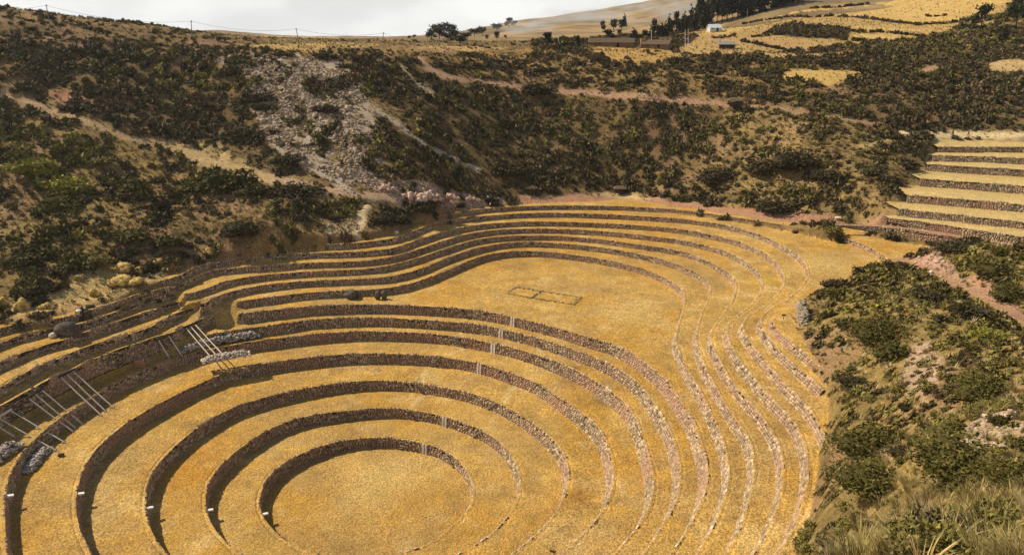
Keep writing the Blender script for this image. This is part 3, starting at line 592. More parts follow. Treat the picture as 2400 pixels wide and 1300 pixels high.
# ------------------------------------------------------------------ dry-stone walls
STONE = np.array([1.15, 1.08, .86])*np.array([(.42, .33, .25), (.36, .29, .23), (.48, .38, .29), (.30, .24, .19), (.40, .28, .21), (.45, .38, .31), (.33, .26, .19)])
def wall_mesh(p, nrm, ztop, zlow, course=0.36, ruin=0.0, warm=0.0, batter=0.10, seed=0, gaps=()):
    """p (n,2) line of the wall top edge, nrm (n,2) unit normals towards the low side; returns stones V,F,col and core V,F"""
    r = np.random.default_rng(seed)
    batter = np.broadcast_to(np.asarray(batter, float), (len(p),))
    s = np.r_[0, np.cumsum(np.hypot(*np.diff(p, axis=0).T))]; Ls = s[-1]
    ztop = np.broadcast_to(np.asarray(ztop, float), (len(p),)); zlow = np.broadcast_to(np.asarray(zlow, float), (len(p),))
    def at(u):
        return (np.stack([np.interp(u, s, p[:, 0]), np.interp(u, s, p[:, 1])], -1), np.stack([np.interp(u, s, nrm[:, 0]), np.interp(u, s, nrm[:, 1])], -1), np.interp(u, s, ztop), np.interp(u, s, zlow))
    hmean = float(np.mean(ztop-zlow))
    nc = max(3, int(round((hmean+.15)/course)))
    VV = []; CC = []
    for c in range(nc):
        n = int(Ls/0.55)+2
        w_ = r.uniform(.30, .85, n)
        e = np.r_[0, np.cumsum(w_)]; e = e*(Ls/e[-1]) if e[-1] > 0 else e
        u0 = e[:-1]; u1 = e[1:]; g = r.uniform(.02, .06, n)
        f0 = c/nc; f1 = (c+1)/nc
        um = (u0+u1)/2
        rz = (vnoise(um/2.2, um*0+seed, seed)-.5)
        top = f1 + (r.uniform(-.05, .07, n) if c == nc-1 else r.uniform(-.02, .02, n)) + ruin*rz*(1 if c >= nc-2 else .3)
        bot = f0 + r.uniform(-.02, .02, n)
        ok = np.ones(n, bool)
        if c >= nc-2 and ruin > 0: ok = r.random(n) > ruin*.45
        proud = r.uniform(.02, .13, n); ins = r.uniform(.03, .07, n)
        lz = r.uniform(-.03, .03, (n, 2))
        q = []
        for (u, fz, dep, du, dz) in [(u0+g, bot, -.16, 0, 0), (u1-g, bot, -.16, 0, 0), (u1-g, top, -.16, 0, 0), (u0+g, top, -.16, 0, 0),
                                     (u0+g, bot, proud, ins, .04), (u1-g, bot, proud, -ins, .04), (u1-g, top, proud, -ins, -.04), (u0+g, top, proud, ins, -.04)]:
            uu = np.clip(u+du, 0, Ls); P, Nn, zt, zl = at(uu); hh = (zt+.03)-(zl-.15)
            z = zl-.15+fz*hh+dz
            off = dep+np.interp(uu, s, batter)*(zt-z)
            q.append(np.concatenate([P+Nn*off[:, None] if np.ndim(off) else P+Nn*off, z[:, None]], 1))
        q = np.stack(q, 1)[ok]
        q[:, 4:, 2] += r.uniform(-.03, .03, (len(q), 4)); 
        base = STONE[r.integers(0, len(STONE), len(q))]*r.uniform(.42, 1.2, (len(q), 1))
        wmask = warm*np.clip(vnoise(um[ok]/6, um[ok]*0+3, seed+5)*1.6-.3, 0, 1)
        base = base*(1-wmask[:, None])+np.array((.42, .245, .155))*wmask[:, None]
        VV.append(q.reshape(-1, 3)); CC.append(np.repeat(base, 8, 0))
    V = np.concatenate(VV); Cc = np.concatenate(CC); m = len(V)//8; o = (np.arange(m)*8)[:, None]
    F = np.concatenate([o+np.array(f) for f in ([4, 5, 6, 7], [3, 7, 6, 2], [0, 1, 5, 4], [1, 2, 6, 5], [0, 4, 7, 3])])
    # core + turf cap
    hh = ztop-zlow; n = len(p)
    k1 = np.c_[p+nrm*(-.06+batter*(hh+.3))[:, None], zlow-.35]; k2 = np.c_[p-nrm*.06, ztop-.03]
    k3 = np.c_[p-nrm*.62, ztop-.03+0*hh]
    CV = np.concatenate([k1, k2]); a = np.arange(n-1)
    CF = np.stack([a, a+1, a+1+n, a+n], 1)
    jit = r.uniform(0, .07, n); jo = r.uniform(-.05, .09, n)
    t0 = np.c_[p+nrm*(jo-.02)[:, None], ztop+.01+jit*.6]; t1 = np.c_[p-nrm*.28, ztop+.06+jit]; t2 = np.c_[p-nrm*.68, ztop-.06]
    TV = np.concatenate([t0, t1, t2]); TF = np.concatenate([np.stack([a, a+1, a+1+n, a+n], 1), np.stack([a+n, a+1+n, a+1+2*n, a+2*n], 1)])
    return V, F, Cc, CV, CF, TV, TF
def orient(F): return F
ORD = ['innermost', 'second', 'third', 'fourth', 'fifth', 'sixth', 'seventh']
WLAB = {1: 'innermost ring wall of rough stone, directly around the small round grass floor',
 2: 'second ring wall outward from the small round grass floor', 3: 'third ring wall outward from the small round grass floor',
 4: 'fourth ring wall outward from the small round grass floor', 5: 'fifth ring wall outward, passing behind the low stone heap at left',
 6: 'sixth ring wall outward, ending at the dark rubble pile under the timber props',
 7: 'stone wall along the near edge of the oval grass field, topping the round bowl',
 8: 'lowest stone wall behind the oval grass field, with two dark boulders set in it',
 9: 'second stone wall up behind the oval grass field', 10: 'third stone wall up behind the oval grass field',
 11: 'fourth stone wall up behind the oval grass field', 12: 'fifth stone wall up behind the oval field, sweeping out past the far left break',
 13: 'second highest stone wall behind the oval field, below the wide right hand lawn',
 14: 'highest stone wall of the oval bowl, running below the red earth path'}
def straw_at(P):
    jx_ = fine.samp; c = fine.A['straw']
    ix = np.clip(((P[:, 0]-fine.xs[0])/FS).astype(int), 0, len(fine.xs)-1); iy = np.clip(((P[:, 1]-fine.ys[0])/FS).astype(int), 0, len(fine.ys)-1)
    return c[iy, ix]*1.12
WALL_OBJ = {}
n_st = 0
for k in sorted(RINGS):
    q, wq = RINGS[k]; n = len(q)
    # runs of walled points
    if wq.all(): runs = [list(range(n))+[0]]
    else:
        st = int(np.argmin(wq)); idx = [(st+i) % n for i in range(n)]; runs = []; cur = []
        for i in idx:
            if wq[i]: cur.append(i)
            else:
                if cur: runs.append(cur+[(cur[-1]+1) % n])
                cur = []
        if cur: runs.append(cur+[(cur[-1]+1) % n])
    tg = np.roll(q, -1, 0)-np.roll(q, 1, 0); tg /= np.hypot(tg[:, 0], tg[:, 1])[:, None]
    nin = np.c_[-tg[:, 1], tg[:, 0]]
    if np.mean((CEN-q)*nin) < 0 and k <= 7: nin = -nin
    parts = []
    for ri, run in enumerate(runs):
        p = q[run]; nn_ = nin[run]
        if len(p) < 4: continue
        left = p[:, 0].mean() < -50 and k >= 7
        jz = 0 if not left else .35
        zt = ZK[k]+jz*(vnoise(np.arange(len(p))*.22, np.zeros(len(p))+k, k)-.5)
        zl = np.minimum(H(p[:, 0]+nn_[:, 0]*1.0, p[:, 1]+nn_[:, 1]*1.0), ZK[k-1]+.3) if k >= 7 else np.full(len(p), ZK[k-1])
        zl = np.maximum(zl, ZK[k]-3.2)
        zl = smooth_pl(zl[:, None], 6)[:, 0]
        fl_ = np.clip((p[:, 0]-(-8 if k < 7 else 5))/22, 0, 1)*np.clip((150-p[:, 1])/25, 0, 1); bat = smooth_pl((.10+.34*fl_)[:, None], 8)[:, 0]
        parts.append((wall_mesh(p, nn_, zt, zl, batter=bat, ruin=.5 if left else .12, warm=.7 if k in (4, 5, 7, 14) else .35, seed=k*10+ri), left, p, zt))
    root = empty('terrace_wall', (float(q[0, 0]), float(q[0, 1]), float(ZK[k])), WLAB[k], 'stone wall', 'dry stone ring terrace walls')
    WALL_OBJ[k] = root
    off = np.array(root.location)
    def merge(i0, i1, cidx=None):
        V = []; F = []; C = []; o = 0
        for pr, left, p, zt in parts:
            V.append(pr[i0]-off); F.append(pr[i1]+o); o += len(pr[i0])
            if cidx is not None: C.append(pr[cidx])
        return np.concatenate(V), np.concatenate(F), (np.concatenate(C) if C else None)
    V, F, C = merge(0, 1, 2); n_st += len(V)//8
    link('wall_stones', mesh_np('wall_stones', V, F, M_stone, C), root, kind='stuff')
    V, F, _ = merge(3, 4); link('earth_core', mesh_np('earth_core', V, F, M_dark), root)
    V, F, _ = merge(5, 6); link('turf_edge', mesh_np('turf_edge', V, F, M_ground, straw_at(V+off)), root)
# straight terraces on the right
SLAB = ['lowest', 'second lowest', 'third lowest', 'fourth from the bottom', 'fourth from the top', 'third from the top', 'second from the top', 'topmost']
for i, (g, z0, h0) in enumerate(SPL):
    n = len(g); tg = np.gradient(g, axis=0); tg /= np.hypot(tg[:, 0], tg[:, 1])[:, None]; nn_ = np.c_[tg[:, 1], -tg[:, 0]]
    hh = np.full(n, h0)
    if i == 0: hh = h0*np.clip((g[:, 0]-g[0, 0])/14, .12, 1)
    if i == 1: hh = h0*np.clip((g[:, 0]-g[0, 0])/4, .5, 1)
    root = empty('terrace_wall', (float(g[0, 0]), float(g[0, 1]), z0), '%s of the eight straight stone terrace walls on the right slope' % SLAB[i], 'stone wall', 'straight terrace walls on the right slope')
    off = np.array(root.location)
    V, F, C, CV, CF, TV, TF = wall_mesh(g, nn_, z0, z0-hh, warm=.9 if i in (0, 1, 3) else .3, ruin=.25, batter=.28, seed=300+i)
    n_st += len(V)//8
    link('wall_stones', mesh_np('wall_stones', V-off, F, M_stone, C), root, kind='stuff')
    link('earth_core', mesh_np('earth_core', CV-off, CF, M_dark), root)
    # the tread above this wall
    if i+1 < len(SPL):
        g2, z1, h1 = SPL[i+1]; yb = seg_y(g2, g[:, 0]); zb = z1-h1
        x2 = np.maximum(g[:, 0], g2[0, 0]*0+g[:, 0])
    else: yb = g[:, 1]+6; zb = z0+1.2
    R_ = 9; VV = []
    for j in range(R_+1):
        t = j/R_; yy = g[:, 1]*(1-t)+(yb+.8)*t; zz = z0*(1-t)+zb*t + (fbm(g[:, 0], yy, 3, 2, 91)-.5)*.25
        VV.append(np.c_[g[:, 0], yy, zz])
    VV = np.concatenate(VV); a = np.arange(n-1)
    FF = np.concatenate([np.stack([a+j*n, a+1+j*n, a+1+(j+1)*n, a+(j+1)*n], 1) for j in range(R_)])
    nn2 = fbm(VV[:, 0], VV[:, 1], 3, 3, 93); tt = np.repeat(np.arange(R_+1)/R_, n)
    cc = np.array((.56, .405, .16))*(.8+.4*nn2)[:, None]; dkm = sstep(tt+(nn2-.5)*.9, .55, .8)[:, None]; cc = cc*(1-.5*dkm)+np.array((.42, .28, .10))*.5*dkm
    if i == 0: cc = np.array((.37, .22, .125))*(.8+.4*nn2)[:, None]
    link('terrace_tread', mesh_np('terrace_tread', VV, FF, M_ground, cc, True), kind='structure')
    # rough grass apron at the left end
print('stones', n_st)
# ------------------------------------------------------------------ vegetation
_t = (1+5**.5)/2
ICO_V = np.array([(-1, _t, 0), (1, _t, 0), (-1, -_t, 0), (1, -_t, 0), (0, -1, _t), (0, 1, _t), (0, -1, -_t), (0, 1, -_t), (_t, 0, -1), (_t, 0, 1), (-_t, 0, -1), (-_t, 0, 1)])/math.hypot(1, _t)
ICO_F = np.array([(0, 11, 5), (0, 5, 1), (0, 1, 7), (0, 7, 10), (0, 10, 11), (1, 5, 9), (5, 11, 4), (11, 10, 2), (10, 7, 6), (7, 1, 8), (3, 9, 4), (3, 4, 2), (3, 2, 6), (3, 6, 8), (3, 8, 9), (4, 9, 5), (2, 4, 11), (6, 2, 10), (8, 6, 7), (9, 8, 1)])
def subdiv(V, F):
    V = list(map(tuple, V)); ed = {}; o = []
    def md(a, b):
        k = (min(a, b), max(a, b))
        if k not in ed:
            m = np.array(V[a])+np.array(V[b]); m /= np.linalg.norm(m); V.append(tuple(m)); ed[k] = len(V)-1
        return ed[k]
    for a, b, c in F:
        x, y, z = md(a, b), md(b, c), md(c, a); o += [(a, x, z), (x, b, y), (z, y, c), (x, y, z)]
    return np.array(V), np.array(o)
ICO2_V, ICO2_F = subdiv(ICO_V, ICO_F)
ICO3_V, ICO3_F = subdiv(ICO2_V, ICO2_F)
def shrub_proto(nl, leaf, nlobe, seed, core=True, hgt=.75, upright=0.0):
    r = np.random.default_rng(seed); V = []; F = []; C = []; o = 0
    lob = []
    for i in range(nlobe):
        a = r.uniform(0, 2*math.pi); d = r.uniform(.0, .62)*(1 if i else .2)
        rad = r.uniform(.3, .55)*(1.15 if i == 0 else 1); lob.append((d*math.cos(a), d*math.sin(a), r.uniform(.15, .55)*hgt, rad))
    lob = np.array(lob)
    if core:
        for l in lob:
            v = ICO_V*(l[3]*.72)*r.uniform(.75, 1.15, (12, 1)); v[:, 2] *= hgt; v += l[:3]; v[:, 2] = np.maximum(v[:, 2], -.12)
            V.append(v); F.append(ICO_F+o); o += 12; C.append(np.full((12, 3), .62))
    w_ = lob[:, 3]**2; li = r.choice(len(lob), nl, p=w_/w_.sum())
    n = r.normal(size=(nl, 3)); n[:, 2] = np.abs(n[:, 2])*.9-.25; n /= np.linalg.norm(n, axis=1)[:, None]
    rad = lob[li, 3]*r.uniform(.72, 1.12, nl)
    c = lob[li, :3]+n*rad[:, None]*np.array([1, 1, hgt]); c[:, 2] = np.maximum(c[:, 2], -.02)
    d1 = r.normal(size=(nl, 3))+n*.9+np.array([0, 0, upright]); d1 /= np.linalg.norm(d1, axis=1)[:, None]
    d2 = np.cross(d1, r.normal(size=(nl, 3))); d2 /= np.linalg.norm(d2, axis=1)[:, None]
    s = leaf*r.uniform(.6, 1.4, nl)[:, None]
    tri = np.stack([c-d2*s*.42, c+d2*s*.42, c+d1*s*1.15], 1)
    V.append(tri.reshape(-1, 3)); F.append(np.arange(nl*3).reshape(-1, 3)+o)
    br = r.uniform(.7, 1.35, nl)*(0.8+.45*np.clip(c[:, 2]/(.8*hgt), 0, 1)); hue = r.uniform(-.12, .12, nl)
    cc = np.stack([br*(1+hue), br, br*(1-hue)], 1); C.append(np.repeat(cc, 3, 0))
    return np.concatenate(V), np.concatenate(F), np.concatenate(C)
def tuft_proto(nb, h, spread, wid, seed, curve=.35):
    r = np.random.default_rng(seed)
    a = r.uniform(0, 2*math.pi, nb); d = r.uniform(0, .25, nb)*spread; lean = r.uniform(.15, 1, nb)*spread
    hh = h*r.uniform(.55, 1.1, nb); ca, sa = np.cos(a), np.sin(a); px_, py_ = -sa, ca
    b0 = np.stack([ca*d, sa*d, a*0-.03], 1); m = np.stack([ca*(d+lean*.4), sa*(d+lean*.4), hh*.62], 1); tp = np.stack([ca*(d+lean), sa*(d+lean), hh*(1-curve*r.uniform(0, .6, nb))], 1)
    sd_ = np.stack([px_, py_, a*0], 1)*wid
    V = np.stack([b0-sd_, b0+sd_, m+sd_*.8, m-sd_*.8, tp], 1).reshape(-1, 3); o = (np.arange(nb)*5)[:, None]
    F = np.concatenate([o+np.array([0, 1, 2]), o+np.array([0, 2, 3]), o+np.array([3, 2, 4])])
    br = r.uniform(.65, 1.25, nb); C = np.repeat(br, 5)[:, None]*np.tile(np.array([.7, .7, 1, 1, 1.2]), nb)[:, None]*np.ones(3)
    return V, F, C
def rock_proto(seed, sub=1):
    r = np.random.default_rng(seed); v = (ICO_V if sub == 1 else ICO2_V).copy(); f = ICO_F if sub == 1 else ICO2_F
    if sub == 2: v = v*(1+.25*(vnoise(v[:, 0]*1.7+seed, v[:, 1]*1.7+v[:, 2], seed)-.5)[:, None])
    v = v*r.uniform(.75, 1.2, (len(v), 1))*np.array([1, r.uniform(.6, .95), r.uniform(.5, .8)])
    return v, f, np.ones((len(v), 3))*r.uniform(.85, 1.15, (len(v), 1))
def scatter(protos, pos, sx, sz, rot, pid, col, tilt=None):
    """join transformed copies of prototypes"""
    V = []; F = []; C = []; o = 0
    for k, (v, f, c) in enumerate(protos):
        m = np.where(pid == k)[0]
        if not len(m): continue
        ca, sa = np.cos(rot[m])[:, None], np.sin(rot[m])[:, None]
        x = (v[:, 0]*ca-v[:, 1]*sa)*sx[m][:, None]+pos[m, 0][:, None]; y = (v[:, 0]*sa+v[:, 1]*ca)*sx[m][:, None]+pos[m, 1][:, None]; z = v[:, 2]*sz[m][:, None]+pos[m, 2][:, None]
        if tilt is not None: z = z+(x-pos[m, 0][:, None])*tilt[m, 0][:, None]+(y-pos[m, 1][:, None])*tilt[m, 1][:, None]
        V.append(np.stack([x, y, z], -1).reshape(-1, 3)); F.append((f[None]+(np.arange(len(m))*len(v))[:, None, None]+o).reshape(-1, f.shape[1]))
        C.append((c[None]*col[m][:, None, :]).reshape(-1, 3)); o += len(m)*len(v)
    return np.concatenate(V), np.concatenate(F), np.concatenate(C)
def visible(x, y, z, up=1.5):
    ok = np.ones(len(x), bool)
    for t in np.linspace(.25, .985, 46):
        xs, ys, zs = x*t, y*t, CAMZ+(z+up-CAMZ)*t
        ok &= zs > H(xs, ys)-.3
    return ok
KIND = {'dark': (.058, .045, .018), 'brown': (.100, .068, .028), 'green': (.078, .066, .014), 'olive': (.150, .125, .032), 'lime': (.18, .16, .026)}
KN = list(KIND); KC = np.array([KIND[k] for k in KN])
# candidates
gx, gy = np.meshgrid(np.arange(-235, 310, 1.45), np.arange(12, 448, 1.45))
cx = (gx+rng.uniform(-.7, .7, gx.shape)).ravel(); cyy = (gy+rng.uniform(-.7, .7, gx.shape)).ravel()
cz_ = H(cx, cyy); P_ = np.stack([cx, cyy, cz_], 1); ppx, ppy, pD = project(P_)
m = (ppx > -150) & (ppx < 2550) & (ppy < 1380) & (ppy > -80) & (pD > 14)
cx, cyy, cz_, ppx, ppy, pD = [a[m] for a in (cx, cyy, cz_, ppx, ppy, pD)]
m = visible(cx, cyy, cz_, 2.0); cx, cyy, cz_, ppx, ppy, pD = [a[m] for a in (cx, cyy, cz_, ppx, ppy, pD)]
infine = fine.has(cx, cyy)
def ms(key): return np.where(infine, fine.samp(key, cx, cyy), mid.samp(key, cx, cyy))
dens = ms('dens'); grn = ms('green'); tft = ms('tuft')
isT_ = np.where(infine, fine.samp('isTf', cx, cyy) if 'isTf' in fine.A else 0, 0)
for L in (fine, mid): L.A['bad'] = (L.A['isT'] | L.A['str']).astype(float)
bad = ms('bad') > .2
clump = .62*fbm(cx, cyy, 8.0, 3, 101)+.38*fbm(cx, cyy, 3.2, 2, 103)
th = np.interp(dens, [0, .1, .3, .5, .7, .9, 1], [.95, .78, .55, .47, .40, .30, .25])
near_wall = np.zeros(len(cx), bool)
isS = (clump > th) & ~bad & (dens > .04)
# size
strength = np.clip((clump-th)/.22, 0, 1)
siz = (.75+1.75*strength*rng.uniform(.5, 1.15, len(cx)))*np.where(pD < 130, .72, 1.0)
siz = np.where((pD < 140) & (ppx > 1850), siz*.70, siz)
rim = np.interp(ppx, [0, 60, 110, 200, 300, 400, 500, 600, 700, 900, 1000, 1200], [60, 68, 72, 84, 88, 98, 103, 106, 108, 112, 116, 118])
nr = (ppx < 1250) & (ppy < rim+26); siz = np.where(nr, siz*.55, siz)
siz = np.maximum(siz, .4)
isS &= ~((pD < 50) & (ppx < 2150)); isS &= ~((ppx < 1250) & (ppy < rim+6) & (rng.random(len(cx)) < np.interp(ppx, [0, 420, 520], [.55, .7, .93])))
isS &= ~((ppx > 1600) & (ppx < 2280) & (ppy < 100) & (dens < .12))
isS &= rng.random(len(cx)) < np.interp(siz, [.4, 1.1, 2.5], [.95, .62, .34])
u_ = rng.random(len(cx))
big_g = fbm(cx, cyy, 20, 2, 107)
gm = np.clip(grn+(big_g-.5)*1.2, 0, 1)
kind = np.where(u_ < gm*.55, 2, np.where(u_ < gm*.8, 3, np.where(u_ < gm*.9, 4, np.where(u_ < gm*.9+(1-gm*.9)*.30, 1, 0))))
kind = np.where((kind == 4) & (gm < .6), 3, kind)
nearR = (pD < 150) & (ppx > 1850); kind = np.where(nearR & (rng.random(len(cx)) < .45), 3, kind)
# hand-placed larger bushes seen in the photo: px, py, width px, kind, label or None
BUSH = [((905, 515), 95, 'dark', 'wide dark bush beside the pale footpath, just above the upper end of the terraces'),
 ((985, 492), 75, 'dark', 'dark bush between the pink rock outcrop and the highest terrace wall'), ((1080, 484), 34, 'dark', 'small round dark bush on the terrace rim left of the long low bush'),
 ((1150, 474), 60, 'dark', 'left half of the long low dark bush on the terrace rim near the white rock'), ((1196, 468), 50, 'dark', 'right half of the long low dark bush on the terrace rim at the path end'),
 ((180, 625), 150, 'green', 'big dark green bush above the yellow straw mounds at far left'), ((60, 610), 110, 'green', 'broad dark green bush at the left edge over the straw mounds'),
 ((300, 560), 120, 'green', 'dark green bush above the highest straw mound'), ((400, 570), 90, 'green', 'olive green bush between two straw mounds at left'), ((560, 545), 100, 'dark', 'dark bush low on the slope above the left terraces'),
 ((520, 440), 170, 'green', 'large leafy green bush right under the sunlit dirt path'), ((600, 450), 100, 'green', 'green bush at the lower bend of the sunlit dirt path'), ((700, 455), 130, 'dark', 'wide dark bush below the path, right of the leafy green one'),
 ((310, 440), 100, 'green', 'mid green bush in the middle of the left slope'), ((170, 440), 130, 'lime', 'yellow green bush on the left slope'), ((80, 400), 130, 'lime', 'yellow green bush at the left edge of the slope'), ((240, 380), 60, 'olive', 'small pale yellow bush standing out on the dark left slope'),
 ((670, 380), 95, 'dark', 'dark bush on the scree just right of the sunlit path'), ((540, 175), 70, 'dark', 'dark bush at the top left corner of the scree'), ((770, 135), 70, 'dark', 'dark bush at the top of the scree near the two walkers'), ((660, 132), 62, 'dark', 'dark bush at the rim below the third utility pole'), ((600, 235), 80, 'dark', 'dark bush in the middle of the grey scree'), ((770, 260), 70, 'dark', 'dark bush on the right side of the grey scree'), ((620, 255), 60, 'dark', 'dark bush at the left side of the grey scree'),
 ((1870, 385), 150, 'dark', 'big dark bush mound left of the straight terraces'), ((1790, 400), 110, 'dark', 'dark bush left of the big bush mound'), ((1930, 420), 100, 'dark', 'dark bush below the big bush mound'), ((1810, 490), 110, 'dark', 'dark bush standing over the red earth path'), ((1680, 420), 120, 'dark', 'wide dark bush in the middle of the lower right slope'),
 ((2120, 390), 90, 'dark', 'dark bush beside the left ends of the straight terraces'), ((2160, 325), 80, 'dark', 'dark bush below the pale path near two walkers'), ((2040, 405), 60, 'dark', 'small dark bush over a pale straw mound on the right slope'), ((2095, 425), 60, 'dark', 'small brown bush next to the straight terraces'),
 ((2240, 585), 120, 'dark', 'dark green bush crowning the bank below the straight terraces'), ((2340, 640), 150, 'green', 'straggling bush across the bank above the red path'), ((2370, 690), 110, 'green', 'bush at the right edge just above the red path'),
 ((2055, 1060), 250, 'green', 'dense dark green bush at the lower right beside the outermost terrace'), ((2070, 1150), 230, 'green', 'lower part of the dark thicket beside the outermost terrace'), ((2280, 1130), 330, 'green', 'largest dark green thicket at the lower right edge'), ((2400, 1130), 230, 'green', 'dark thicket cut off by the right edge'), ((2310, 930), 200, 'green', 'dark bush on the near slope at the right edge above the thicket'), ((2010, 900), 110, 'dark', 'dark bush at the end of the outermost terraces'), ((2070, 790), 190, 'green', 'dark green patch of bush on the near right slope'), ((2260, 740), 110, 'dark', 'dark bush just below the red path on the near right slope'), ((2100, 830), 120, 'green', 'green bush low on the near right slope'), ((2180, 700), 100, 'dark', 'dark bush under the bend of the red path'),
 ((1980, 700), 90, 'green', 'bush on the brow of the near right slope'), ((2330, 790), 110, 'lime', 'pale green bush at the right edge below the red path'),
 ((1500, 190), 60, 'dark', 'dark bush above the trail of walkers'), ((1285, 165), 50, 'dark', 'tall dark bush under the round dark tree'), ((1250, 215), 110, 'dark', 'dark green bush below the trail, left of the walkers'), ((1190, 400), 110, 'dark', 'dark bush low on the far slope above the white rock')]
bp = cast([b[0] for b in BUSH]); bD = project(bp)[2]; br_ = np.array([b[1] for b in BUSH])*bD/FPX/2
# keep scattered shrubs clear of the hand-placed ones
for p, r0 in zip(bp, br_):
    isS &= np.hypot(cx-p[0], cyy-p[1]) > r0*.7
ii = np.where(isS)[0]
SPOS = np.stack([cx, cyy, cz_-.06], 1)[ii]; SR = siz[ii]; SK = kind[ii]; SD = pD[ii]; SPX = ppx[ii]; SPY = ppy[ii]
print('shrubs', len(ii))
gradx = (H(SPOS[:, 0]+.8, SPOS[:, 1])-H(SPOS[:, 0]-.8, SPOS[:, 1]))/1.6; grady = (H(SPOS[:, 0], SPOS[:, 1]+.8)-H(SPOS[:, 0], SPOS[:, 1]-.8))/1.6
apx = SR*2*FPX/SD
score = apx*(1-.0*SPY)
order = np.argsort(-score); NI = 300-len(BUSH)
ind = order[:NI]; rest = order[NI:]
protoB = [shrub_proto(420, .17, 7, 200+i) for i in range(6)]
protoX = [shrub_proto(4200, .055, 11, 900+i, hgt=.85) for i in range(3)]
protoN = [shrub_proto(1500, .095, 9, 230+i) for i in range(4)]
protoS = [shrub_proto(44, .40, 1+i%2, 260+i) for i in range(8)]
tint = (.75+.5*rng.random(len(SPOS)))[:, None]
scol = KC[SK]*tint
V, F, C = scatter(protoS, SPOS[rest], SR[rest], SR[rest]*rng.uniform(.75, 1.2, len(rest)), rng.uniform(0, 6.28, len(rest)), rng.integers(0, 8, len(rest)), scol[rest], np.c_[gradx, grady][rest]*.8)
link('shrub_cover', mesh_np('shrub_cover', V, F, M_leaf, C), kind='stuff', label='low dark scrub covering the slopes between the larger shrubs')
print('shrub tris', len(F))
LMS = [((120, 120), 'on the high left slope below the first utility pole'), ((400, 150), 'on the high left slope below the second utility pole'), ((150, 330), 'on the left slope below the narrow path'), ((330, 250), 'on the left slope above the narrow path'), ((200, 500), 'on the lower left slope'), ((450, 500), 'on the slope over the left terraces'), ((700, 250), 'among the grey scree'), ((680, 520), 'on the slope right of the yellow straw mounds'), ((950, 220), 'on the dark gully right of the scree'), ((1050, 350), 'on the steep dark slope right of the scree'), ((1300, 350), 'on the far slope under the trail of walkers'), ((1300, 160), 'above the walkers trail near the rim'), ((1550, 160), 'above the walkers trail below the long adobe building'), ((1600, 330), 'on the far slope below the thatched kiosk'), ((1800, 330), 'on the slope right of the thatched kiosk'), ((1900, 230), 'below the golden field patch'), ((2150, 230), 'on the right slope above the pale path'), ((2300, 130), 'on the upper right hillside'), ((1950, 450), 'left of the straight terraces'), ((2050, 700), 'on the near right slope below the red path'), ((2250, 850), 'on the near right slope by the right edge'), ((2150, 1000), 'on the near right slope above the thickets'), ((2200, 1250), 'in the long grass at the bottom right'), ((2300, 620), 'on the bank above the red path'), ((1850, 90), 'between the strip fields at upper right')]
lmp = np.array([l[0] for l in LMS])
KLAB = {'dark': 'dark brown green', 'brown': 'brown', 'green': 'leafy green', 'olive': 'dull olive', 'lime': 'yellow green'}
meshB = {}
def bmesh_shrub(kd, j, near):
    k = (kd, j, near)
    if k not in meshB:
        v, f, c = (protoX[j] if near == 2 else protoN[j] if near else protoB[j]); meshB[k] = mesh_np('shrub', v, f, M_leaf, c*np.array(KIND[kd]))
    return meshB[k]
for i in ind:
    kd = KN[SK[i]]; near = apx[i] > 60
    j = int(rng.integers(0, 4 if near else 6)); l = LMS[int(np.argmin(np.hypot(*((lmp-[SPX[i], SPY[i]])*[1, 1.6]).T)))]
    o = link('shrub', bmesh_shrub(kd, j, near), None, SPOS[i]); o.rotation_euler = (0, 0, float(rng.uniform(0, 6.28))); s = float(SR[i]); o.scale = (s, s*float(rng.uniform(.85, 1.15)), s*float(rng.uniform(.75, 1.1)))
    sz_ = 'low' if SR[i] < 1.2 else ('rounded' if SR[i] < 1.8 else 'big')
    lab = '%s %s shrub %s' % (sz_, KLAB[kd], l[1])
    thing(o, lab, 'shrub', lab.replace(' shrub', ' shrubs'))
for b, p, r0 in zip(BUSH, bp, br_):
    near = 2 if (b[1] > 160 and b[0][0] > 1900) else int(b[1] > 90); o = link('bush', bmesh_shrub(b[2], int(rng.integers(0, (6, 4, 3)[near])), near), None, (p[0], p[1], p[2]-.15*r0)); s = float(r0)*1.1
    o.rotation_euler = (0, 0, float(rng.uniform(0, 6.28))); o.scale = (s, s*.9, s*float(rng.uniform(.6, .8)))
    thing(o, b[3], 'bush')
# hedge rows between the strip fields (upper right)
HEDGE = [[(1965, 40), (2010, 42), (2060, 48), (2090, 52)], [(2095, 53), (2130, 56), (2155, 60)], [(2165, 58), (2220, 56), (2290, 45), (2340, 38)], [(1800, 78), (1860, 64), (1930, 62), (1980, 70), (2010, 76)], [(1900, 20), (1960, 18), (2000, 14), (2030, 12)],
         [(1740, 98), (1790, 108), (1830, 115), (1880, 122)], [(1900, 118), (1950, 112), (2000, 106)], [(1970, 94), (2040, 98), (2110, 96), (2170, 92), (2230, 84)], [(1820, 44), (1850, 40), (1900, 42), (1950, 38)], [(1680, 90), (1720, 86)], [(1740, 58), (1780, 50), (1830, 44)], [(2010, 78), (2060, 76), (2110, 80), (2160, 86)], [(1760, 88), (1840, 80), (1900, 86), (1980, 90)], [(1830, 72), (1890, 78), (1960, 84)], [(2170, 40), (2210, 38)]]
hp = []
for h in HEDGE:
    q = cplan(h); q = resample(q, 1.5); q = q+rng.uniform(-.9, .9, q.shape); hp.append(q)
hp = np.concatenate(hp); hr = rng.uniform(.9, 2.1, len(hp)); hz = H(hp[:, 0], hp[:, 1])
